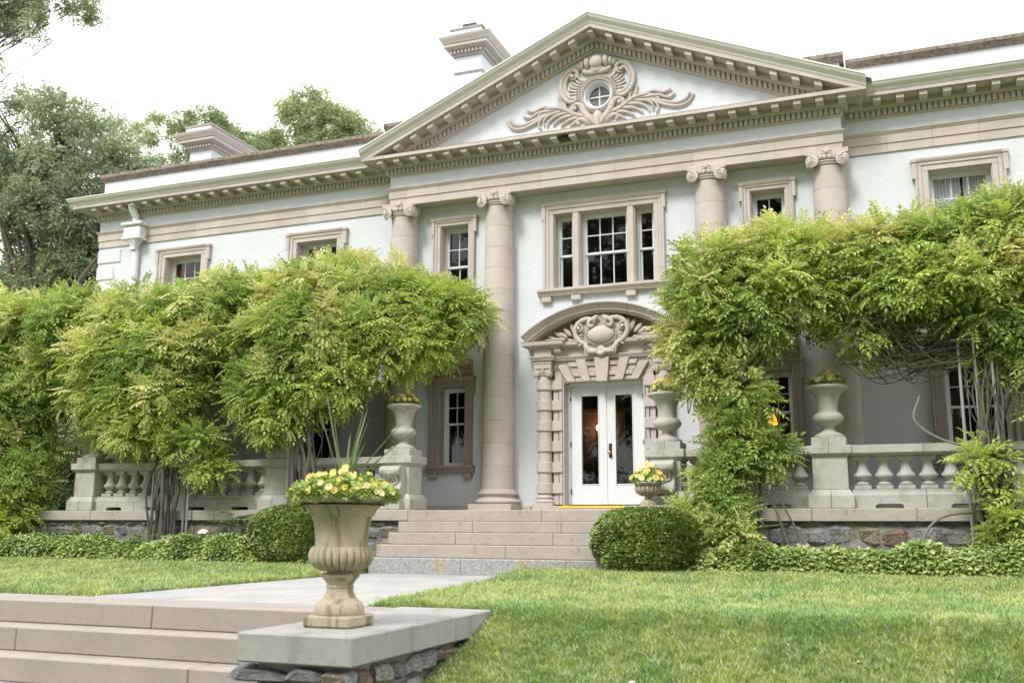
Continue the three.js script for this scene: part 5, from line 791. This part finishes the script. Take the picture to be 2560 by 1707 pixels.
{   // the tangle of bare shoots under the right canopy
  const R = rng(91), tw = [];
  for (let k = 0; k < 95; k++) { const x0 = 6.2 - R() * 0.5, y0 = 3.0 + R() * 0.7, z0 = 1.7 + R() * 0.8, x1 = 4.2 + R() * 1.0, y1 = 3.1 + R() * 0.8, z1 = 1.5 + R() * 0.9, r = 0.004 + R() * R() * 0.011; tw.push(limb([[x0, y0, z0], [lerp(x0, x1, 0.4), Math.min(y0, y1) - 0.3 * R() + 0.1, lerp(z0, z1, 0.5)], [lerp(x0, x1, 0.75), Math.min(y0, y1) - 0.25 + R() * 0.5, z1], [x1, y1, z1]], () => r, 12, 4)); }
  const m = mesh('bare_shoots', tw, M.vine, eWis); m.userData.kind = 'stuff';
  for (const p of [[[1.9, 3.4, 2.0], [2.6, 3.0, 2.1], [3.05, 2.75, 2.1], [3.6, 3.2, 2.0]], [[2.75, 0.3, 2.4], [2.9, 1.6, 2.3], [3.15, 2.5, 2.2], [3.5, 3.4, 2.0]], [[3.5, 0.25, 2.5], [3.3, 0.9, 2.35], [3.05, 1.6, 2.25], [2.8, 2.4, 2.2]], [[3.75, 0.3, 2.5], [3.4, 1.0, 2.35], [2.9, 1.9, 2.25]]]) mesh('stem', limb(p, (t) => 0.02 - 0.01 * t, 16, 6), M.vine, dWis);
  mesh('stem', limb([[5.35, 0.1, 2.4], [5.25, 0.55, 2.35], [5.5, 0.86, 2.2], [6.0, 0.95, 2.2]], () => 0.019, 14, 7), M.shootBark ??= std('pale vine shoot', C(0.19, 0.165, 0.13), 0.9), eWis);
  mesh('stem', limb([[5.35, 2.6, 2.1], [5.25, 2.25, 2.2], [5.55, 1.98, 2.2], [6.1, 1.8, 2.2]], () => 0.019, 14, 7), M.shootBark, eWis);
}
{   // pipes that carry the vines
  for (const [label, xs, z, h] of [['bundle of grey trellis pipes inside the thick left wisteria', [-8.3, -8.15, -7.98, -7.8, -7.62, -7.5], 2.2, 3.4], ['grey trellis pipes under the wisteria left of the front steps', [-5.35, -5.2, -5.05, -4.88], 2.2, 3.6], ['grey trellis pipes inside the right edge wisteria', [5.9, 6.1, 6.32], 2.15, 3.4]]) { const g = thing('trellis', label, 'trellis'); for (const x of xs) mesh('pipe', lathe([[0, -0.1], [0.022, -0.1], [0.022, h], [0, h]], 8).translate(x, 0, z + ((x * 37) % 1) * 0.1), M.pipe, g); mesh('rail', box(xs[0] - 0.1, xs[xs.length - 1] + 0.1, h - 0.05, h - 0.02, z - 0.02, z + 0.12, 0.004), M.pipe, g); }
}
{   // one hanging lilac bloom
  const R = rng(63), f = []; for (let k = 0; k < 60; k++) { const t = R(), a = R() * 6.28, r = 0.035 * (1 - t * 0.7); f.push(ball(Math.cos(a) * r, -t * 0.28, Math.sin(a) * r, 0.012, 1, 1, 4)); }
  const m = mesh('wisteria_bloom', f, std('lilac petal', C(0.42, 0.33, 0.6), 0.8)); m.position.set(-3.42, 3.52, 2.25); scene.add(m); tag(m, 'single hanging lilac wisteria bloom above the left urn', 'flower');
}
// ---------------------------------------------------------------- clipped boxwoods
const boxLeaf = (() => { const R = rng(9), P = []; for (let k = 0; k < 9; k++) { const d = dirOf(R); d.y = Math.abs(d.y); const o = d.clone().multiplyScalar(0.25), s = new THREE.Vector3().crossVectors(d, dirOf(R)).normalize(), t = d.clone().multiplyScalar(1), m = d.clone().multiplyScalar(0.62); P.push([o, m.clone().addScaledVector(s, 0.24), t].map((v) => v.toArray()), [o, t, m.clone().addScaledVector(s, -0.24)].map((v) => v.toArray())); } return polys(P); })();
function boxwood(label, at, rx, ry, rz, n, seed) {
  const g = thing('boxwood', label, 'shrub', at, 'clipped boxwoods flanking the steps'), R = rng(seed), L = [];
  for (let k = 0; k < n; k++) {
    const d = dirOf(R); if (d.y < -0.75) continue; const pw = (v) => Math.sign(v) * Math.pow(Math.abs(v), 0.82); const lump = 1 + 0.07 * (noise3(d.x * 2.5 + 9, d.y * 2.5 + 9, d.z * 2.5 + 9 + seed, 3) - 0.5) * 2, q = (0.8 + 0.2 * Math.pow(R(), 0.4)) * lump;
    const p = V(pw(d.x) * rx * q, ry * 0.98 + pw(d.y) * ry * q, pw(d.z) * rz * q), t = clamp(noise3(p.x * 6 + 30, p.y * 6 + 30, p.z * 6 + 30, 7) * 0.7 + R() * 0.5 - 0.1, 0, 1), y = R() < 0.22 ? 0.7 : 0;
    L.push({ m: place(p, d.clone().add(dirOf(R).multiplyScalar(0.6)), UPV, 0.045 + R() * 0.03), c: [lerp(lerp(0.09, 0.23, t), 0.5, y), lerp(lerp(0.16, 0.33, t), 0.53, y), lerp(lerp(0.035, 0.06, t), 0.2, y)] });
  }
  instances('foliage', boxLeaf, M.boxLeaf, L, g, 'stuff');
  const tw = []; for (let k = 0; k < 40; k++) { const d = dirOf(R); d.y = Math.abs(d.y) * 0.9 + 0.1; tw.push(limb([[(R() - 0.5) * 0.12, -0.05, (R() - 0.5) * 0.12], [d.x * rx * 0.4, ry * 0.5, d.z * rz * 0.4], [d.x * rx * 0.8, ry * (0.9 + d.y * 0.7), d.z * rz * 0.8]], (t) => 0.014 * (1 - 0.7 * t), 6, 5)); }
  mesh('branches', tw, M.bark, g).userData.kind = 'stuff';
}
boxwood('rounded clipped boxwood at the right of the front steps', [1.52, 0.03, 3.2], 0.76, 0.48, 0.6, 21000, 51);
boxwood('rounded clipped boxwood left of the steps, behind the foreground urn', [-4.72, 0.03, 2.85], 0.74, 0.52, 0.5, 20000, 52);
// ---------------------------------------------------------------- ground cover along the terrace wall
const rosette = (() => { const P = []; for (let k = 0; k < 8; k++) { const a = k / 8 * 6.283 + (k % 2) * 0.2, r = k % 2 ? 1 : 0.75, h = k % 2 ? 0.12 : 0.42, q = (e, l, y) => [Math.cos(a + e) * l * r, y, Math.sin(a + e) * l * r]; P.push([q(0, 0.08, 0), q(-0.3, 0.62, h * 0.8 + 0.06), q(-0.16, 0.95, h - 0.02), q(0, 0.7, h * 0.7)], [q(0, 0.08, 0), q(0, 0.7, h * 0.7), q(0.16, 0.95, h - 0.02), q(0.3, 0.62, h * 0.8 + 0.06)], [q(0, 0.7, h * 0.7), q(-0.16, 0.95, h - 0.02), q(0, 1.08, h - 0.12), q(0.16, 0.95, h - 0.02)]); } return polys(P); })();
function cover(label, x0, x1, zf, hgt, n, seed) {
  const R = rng(seed), L = [], o = new THREE.Group(); o.name = numbered('ground_cover'); o.userData = { kind: 'stuff', label, category: 'ground cover' }; scene.add(o);
  for (let k = 0; k < n; k++) {
    const x = lerp(x0, x1, R()), t = R(), front = zf(x) + 0.12 * (vnoise(x * 2 + 50, 3.3, 4096, 4) - 0.5), H = hgt(x) * (0.72 + 0.55 * vnoise(x * 2.3 + 70, 9.1, 4096, 6)), z = front - Math.pow(R(), 1.3) * 0.75, prof = H * Math.sqrt(clamp(1 - Math.pow(clamp(1 - (front - z) / 0.3, 0, 1), 2.2), 0, 1));
    const y = ground(x, z) + prof * (R() < 0.65 ? 0.82 + 0.36 * R() * R() : Math.sqrt(R())), e = clamp(1 - (front - z) / 0.3, 0, 1), c = clamp(vnoise(x * 2.2 + 30, z * 2.2 + 30, 4096, 2) * 0.6 + R() * 0.6 - 0.1, 0, 1), v = R() < 0.2 ? 0.6 : 0;
    DUMMY.position.set(x, y, z); DUMMY.quaternion.setFromUnitVectors(UPV, V((R() - 0.5) * 1.1, 1, 0.2 + e * 0.45 + (R() - 0.5) * 1.0).normalize()); DUMMY.rotateY(R() * 6.28); DUMMY.scale.setScalar(0.085 + R() * 0.085); DUMMY.updateMatrix();
    L.push({ m: DUMMY.matrix.clone(), c: [lerp(lerp(0.14, 0.42, c), 0.58, v), lerp(lerp(0.25, 0.52, c), 0.62, v), lerp(lerp(0.05, 0.15, c), 0.3, v)] });
  }
  instances('leaf_whorls', rosette, M.cover, L, o, 'stuff');
}
cover('low green ground cover along the left terrace wall', -14.5, -4.2, (x) => 3.1 + 0.02 * (x + 9), (x) => x > -5.4 ? 0.27 : 0.34, 5200, 61);
cover('low green ground cover along the right terrace wall', 1.75, 8.6, (x) => 3.05 + (x < 2.4 ? 0.3 : 0.02 * x), (x) => x < 2.3 ? 0.3 : 0.27 + 0.035 * (x - 3), 4000, 62);
struct(mesh('planting_bed', [box(-14.5, -3.05, -0.3, 0.075, 1.9, 2.9, 0), box(1.5, 9, -0.3, 0.075, 1.9, 2.9, 0)], M.soil));
// small plants against the wall
function sprout(name, label, cat, at, n, size, h, seed, cols) { const g = thing(name, label, cat, at), R = rng(seed), L = []; for (let k = 0; k < n; k++) { const a = R() * 6.28, t = R(); L.push({ m: place(V(Math.cos(a) * 0.05 * t, h * t, Math.sin(a) * 0.05 * t), V(Math.cos(a), 0.5 - 0.3 * (1 - t), Math.sin(a)), UPV, size * (0.7 + R() * 0.5)), c: cols[Math.floor(R() * cols.length)] }); } instances('leaves', pinC, M.leaf, L, g, 'stuff'); mesh('stem', limb([[0, -0.05, 0], [0.01, h * 0.5, 0], [0, h, 0]], (t) => 0.01 * (1 - t * 0.6), 6, 5), M.shoot, g); return g; }
sprout('wisteria_sucker', 'young leafy shoot before the stone wall under the right pier', 'plant', [4.25, 0.1, 2.45], 14, 0.22, 0.55, 71, [[0.2, 0.27, 0.05], [0.13, 0.22, 0.04]]);
sprout('wisteria_sucker', 'leafy shoot before the ledge at the left end of the terrace', 'plant', [-9.9, 0.1, 2.5], 26, 0.28, 0.6, 72, [[0.1, 0.18, 0.04], [0.07, 0.14, 0.03]]);
sprout('wisteria_sucker', 'broad leafy sucker against the ledge left of the left boxwood', 'plant', [-6.1, 0.2, 2.5], 34, 0.34, 0.7, 73, [[0.09, 0.17, 0.03], [0.13, 0.22, 0.04]]);
sprout('wisteria_sucker', 'yellow green sucker above the right ground cover by the trunks', 'plant', [6.1, 0.1, 2.75], 30, 0.26, 0.5, 74, [[0.3, 0.36, 0.06], [0.2, 0.29, 0.05]]);
sprout('wisteria_sucker', 'yellow green sucker at the foot of the thick left trunks', 'plant', [-7.9, 0.1, 2.75], 30, 0.24, 0.45, 75, [[0.24, 0.33, 0.05], [0.14, 0.24, 0.04]]);
{   // white peony beside the left ground cover
  const g = thing('peony', 'white flower blooming above the ground cover left of the steps', 'flower', [-6.55, 0.1, 2.85]), R = rng(81), P = [];
  for (let k = 0; k < 60; k++) { const d = dirOf(R); d.y = Math.abs(d.y); P.push(ball(d.x * 0.075, 0.48 + d.y * 0.06, d.z * 0.075, 0.03, 0.5, 1, 4)); }
  mesh('bloom', P, std('white petal', C(0.78, 0.76, 0.74), 0.8), g); mesh('stem', limb([[0, 0, 0], [0.02, 0.25, 0.01], [0, 0.48, 0]], () => 0.008, 6, 5), M.shoot, g);
  const L = []; for (let k = 0; k < 26; k++) { const a = R() * 6.28; L.push({ m: place(V(0, 0.1 + R() * 0.3, 0), V(Math.cos(a), 0.4, Math.sin(a)), UPV, 0.16 + R() * 0.1), c: [0.1, 0.19, 0.05] }); } instances('leaves', pinC, M.leaf, L, g, 'stuff');
}
// ================================================================ trees
const treeSpray = (seed, n, w) => { const R = rng(seed), P = []; for (let k = 0; k < n; k++) { const a = R() * 6.28, r = 0.15 + R() * 0.75, o = V(Math.cos(a) * r * 0.6, (R() - 0.5) * 0.5, Math.sin(a) * r * 0.6), d = V(Math.cos(a + (R() - 0.5)), -0.75 * R() - 0.1, Math.sin(a + (R() - 0.5))).normalize(), l = 0.42 + R() * 0.25, s = new THREE.Vector3().crossVectors(d, dirOf(R)).normalize(), m = o.clone().addScaledVector(d, l * 0.5), t = o.clone().addScaledVector(d, l); P.push([o, m.clone().addScaledVector(s, w), t].map((v) => v.toArray()), [o, t, m.clone().addScaledVector(s, -w)].map((v) => v.toArray())); } return polys(P); };
const sprayA = treeSpray(1, 12, 0.1), sprayB = treeSpray(2, 14, 0.085), sprayC = treeSpray(3, 11, 0.11);
function tree(label, base, top, blobs, count, seed, o = {}) {
  const g = thing(o.name ?? 'oak_tree', label, 'tree', [0, 0, 0], o.group), R = rng(seed), br = [], r0 = o.r ?? 0.35;
  const tp = V(...top), bs = V(...base), lean = (t) => bs.clone().lerp(tp, t).add(V(Math.sin(t * 5 + seed) * 0.35 * t, 0, Math.cos(t * 4 + seed) * 0.3 * t));
  mesh('trunk', limb([0, 0.25, 0.5, 0.75, 1].map(lean), (t) => r0 * (1 - 0.75 * t), 16, 9), M.bark, g);
  for (const b of blobs) for (let k = 0; k < 3; k++) { const t = clamp((b[1] - b[4] - bs.y) / (tp.y - bs.y) * (0.6 + R() * 0.35), 0.15, 0.95), s = lean(t), e = V(b[0] + (R() - 0.5) * b[3] * 1.3, b[1] + (R() - 0.5) * b[4] * 1.3, b[2] + (R() - 0.5) * b[5] * 1.3), m = s.clone().lerp(e, 0.5).add(V((R() - 0.5) * 0.6, 0.3 + R() * 0.3, (R() - 0.5) * 0.6)), r = r0 * (0.16 + R() * 0.16); br.push(limb([s, m, e], (q) => r * (1 - 0.85 * q), 9, 5)); for (let j = 0; j < 3; j++) { const q = m.clone().lerp(e, R()), w = e.clone().add(dirOf(R).multiplyScalar(b[3] * 0.7)); br.push(limb([q, q.clone().lerp(w, 0.5).add(V(0, 0.15, 0)), w], (u) => r * 0.4 * (1 - 0.8 * u), 6, 4)); } }
  mesh('limbs', br, M.bark, g).userData.kind = 'stuff';
  const L = clumpLeaves(blobs, count, seed, { per: o.per ?? 9, clump: o.clump ?? 0.55, fill: o.fill ?? 0.35, rough: 0.22, outward: 0.5, droop: -0.35, size: o.size ?? 0.3, dark: o.dark ?? [0.17, 0.23, 0.12], light: o.light ?? [0.42, 0.48, 0.27], young: 0, keep: (c) => noise3(c.x * 0.55 + 60, c.y * 0.75 + 60, c.z * 0.55 + 60, seed % 13) > (o.gap ?? 0.4) });
  const cr = group('crown', g); L.forEach((l, i) => instances('leaf_spray', [sprayA, sprayB, sprayC][i], M.treeLeaf, l, cr, 'stuff')); cr.userData.kind = 'stuff';
  return g;
}
const BT = 'trees behind the house at the left';
tree('large drooping oak rising highest at the left behind the house', [-24.5, 0, -9], [-23.5, 17, -9], [[-24.5, 15.2, -9, 2.2, 1.7, 2], [-22.6, 14.2, -9, 2.0, 1.8, 2], [-21.2, 13.2, -9.5, 1.6, 1.5, 1.6], [-24.8, 12.6, -9, 2, 1.7, 2], [-22.6, 12.0, -8.5, 1.9, 1.3, 1.8], [-20.6, 11.6, -9, 1.5, 1.2, 1.5], [-26, 14, -9, 1.8, 2, 1.8], [-23.8, 10.8, -8.5, 1.4, 0.9, 1.2], [-21.4, 10.4, -9, 1.1, 0.7, 1]], 9500, 301, { group: BT, size: 0.3, clump: 0.5, per: 14, fill: 0.3, r: 0.45 });
tree('oak branch of loose foliage hanging in at the top left corner', [-22, 0, 0], [-20.5, 19, -2], [[-19.6, 17.2, -3, 1.6, 0.9, 1.2], [-18.0, 16.8, -3.4, 1.0, 0.6, 0.9], [-17.3, 16.2, -3.6, 0.5, 0.35, 0.5], [-18.6, 15.6, -3.2, 0.6, 0.75, 0.6], [-20.8, 16.4, -3, 1.2, 0.8, 1.0], [-20.8, 18.2, -3, 1.6, 1.0, 1.4], [-21, 14.8, -3, 0.9, 0.7, 0.8], [-20.6, 13.6, -3.2, 0.7, 0.5, 0.6]], 2200, 302, { group: BT, size: 0.24, clump: 0.3, per: 10, r: 0.16 });
tree('thin airy tree with visible branches left of the left chimney', [-26, 0, -18], [-25.0, 16.5, -18], [[-26.6, 18.9, -18, 1.5, 1.1, 1.4], [-24.4, 18.9, -18, 1.6, 1.1, 1.4], [-22.6, 17.6, -18, 1.4, 1.1, 1.3], [-25.6, 16.9, -18, 2.0, 1.1, 1.6], [-23.4, 15.8, -18, 1.9, 1.1, 1.5], [-26.4, 14.8, -18, 1.8, 1.2, 1.6], [-21.2, 15.4, -18, 1.4, 1.2, 1.3]], 5200, 303, { gap: 0.24, group: BT, size: 0.28, clump: 0.4, per: 12, light: [0.44, 0.5, 0.22], dark: [0.22, 0.28, 0.12], r: 0.2 });
tree('light green oak crown standing behind the left chimney', [-19, 0, -18], [-17.8, 16, -18], [[-20.4, 17.4, -18, 1.0, 0.9, 1.0], [-18.6, 18.9, -18, 1.3, 1.0, 1.2], [-17.2, 18.0, -18, 1.3, 0.9, 1.2], [-16.0, 17.2, -18, 1.2, 0.8, 1.1], [-15.0, 16.2, -18, 1.0, 0.7, 1.0], [-18.0, 16.6, -18, 1.6, 1.0, 1.4], [-16.4, 15.4, -18, 1.6, 1.0, 1.4]], 5200, 304, { gap: 0.22, group: BT, size: 0.28, clump: 0.4, per: 12, light: [0.46, 0.52, 0.22], dark: [0.22, 0.28, 0.12], r: 0.2 });
tree('tree with a crooked bare limb low at the left of the house', [-20.2, 0, -8], [-21.6, 11.4, -8.6], [[-21.4, 10.0, -9.2, 1.8, 1.0, 1.4], [-23.6, 8.6, -9.6, 1.8, 1.3, 1.4], [-20.6, 8.2, -10, 1.6, 1.4, 1.3], [-24.6, 6.6, -9.6, 2.0, 1.6, 1.5], [-22, 6.4, -10.4, 2.0, 1.6, 1.4], [-19.6, 6.2, -10.5, 1.4, 1.5, 1.2], [-26, 9.6, -10, 1.6, 1.2, 1.4]], 12500, 305, { gap: 0.15, group: BT, size: 0.3, per: 13, r: 0.2, dark: [0.17, 0.24, 0.11], light: [0.38, 0.46, 0.21] });
{
  const g = scene.children[scene.children.length - 1];
  mesh('bent_limb', limb([[-15.9, 5.4, -5.5], [-17.3, 6.6, -5.6], [-18.6, 7.2, -5.8], [-18.9, 7.9, -5.8], [-18.3, 9.0, -6], [-17.6, 10.0, -6.2]], (t) => 0.14 * (1 - 0.7 * t), 20, 7), M.bark, g); mesh('bent_limb', limb([[-18.75, 7.5, -5.8], [-18.0, 7.9, -5.9], [-17.0, 8.1, -6.0], [-16.5, 8.7, -6]], (t) => 0.06 * (1 - 0.6 * t), 10, 6), M.bark, g);
}
for (const [x, z, h, s, lab] of [[-27, -2, 7, 306, 'dark shrubby tree filling the lower left edge behind the wisteria'], [-21, -14, 9, 307, 'shaded tree between the house corner and the left oaks'], [-17.5, -3.5, 5, 308, 'low leafy shrub tree beyond the left end of the terrace']]) tree(lab, [x, 0, z], [x, h, z], [[x, h * 0.75, z, 2.6, h * 0.3, 2.4], [x - 2, h * 0.5, z, 2.4, h * 0.32, 2], [x + 2, h * 0.45, z + 0.5, 2.2, h * 0.35, 2], [x + 0.5, h * 0.25, z + 1, 2.6, h * 0.25, 1.6]], 8000, s, { gap: 0.15, name: 'background_tree', group: BT, size: 0.34, per: 13, dark: [0.15, 0.22, 0.09], light: [0.34, 0.42, 0.17] });
{   // a bird nest between two brackets of the cornice
  const R = rng(411), tw = []; for (let k = 0; k < 70; k++) { const a = R() * 6.28, r = 0.06 + R() * 0.05, y = (R() - 0.5) * 0.07, b = a + 0.7 + R(); tw.push(limb([[Math.cos(a) * r, y, Math.sin(a) * r], [Math.cos((a + b) / 2) * r * 1.15, y + (R() - 0.5) * 0.03, Math.sin((a + b) / 2) * r * 1.15], [Math.cos(b) * r, y - R() * 0.04, Math.sin(b) * r]], () => 0.004, 4, 4)); }
  tw.push(ball(0, -0.01, 0, 0.085, 0.5, 1, 6));
  const m = mesh('bird_nest', tw, M.bark); m.position.set(-0.5625, 8.055, 0.45); scene.add(m); tag(m, 'small dark bird nest tucked between brackets of the pediment cornice', 'nest');
}
// the trees behind the viewer that the window panes mirror
[[-13, 35, 22], [-3, 38, 25], [6, 36, 23], [15, 35, 24], [25, 30, 20], [-24, 30, 20], [11, 44, 27]].forEach(([x, z, h], i) => tree(['broad tree across the lawn mirrored in the left windows', 'tallest tree across the lawn mirrored above the doors', 'tree across the lawn behind the viewer, mirrored in the centre windows', 'tree across the lawn mirrored in the right windows', 'tree at the far right of the lawn, out of the picture', 'tree at the far left of the lawn, out of the picture', 'tall tree at the back of the lawn, out of the picture'][i], [x, -1.2, z], [x + 0.5, h * 0.8, z], [[x, h * 0.76, z, 5, h * 0.22, 4], [x - 3.4, h * 0.55, z, 4, h * 0.24, 3.4], [x + 3.6, h * 0.53, z + 0.6, 4, h * 0.26, 3.4], [x, h * 0.36, z - 1.6, 4.6, h * 0.2, 2.8], [x - 1, h * 0.16, z - 1, 4.8, h * 0.14, 2.6]], 3600, 320 + i, { name: 'lawn_tree', group: 'trees across the lawn behind the viewer', size: 0.8, clump: 0.9, dark: [0.06, 0.11, 0.04], light: [0.17, 0.25, 0.08], r: 0.5 }));
renderer.render(scene, camera);
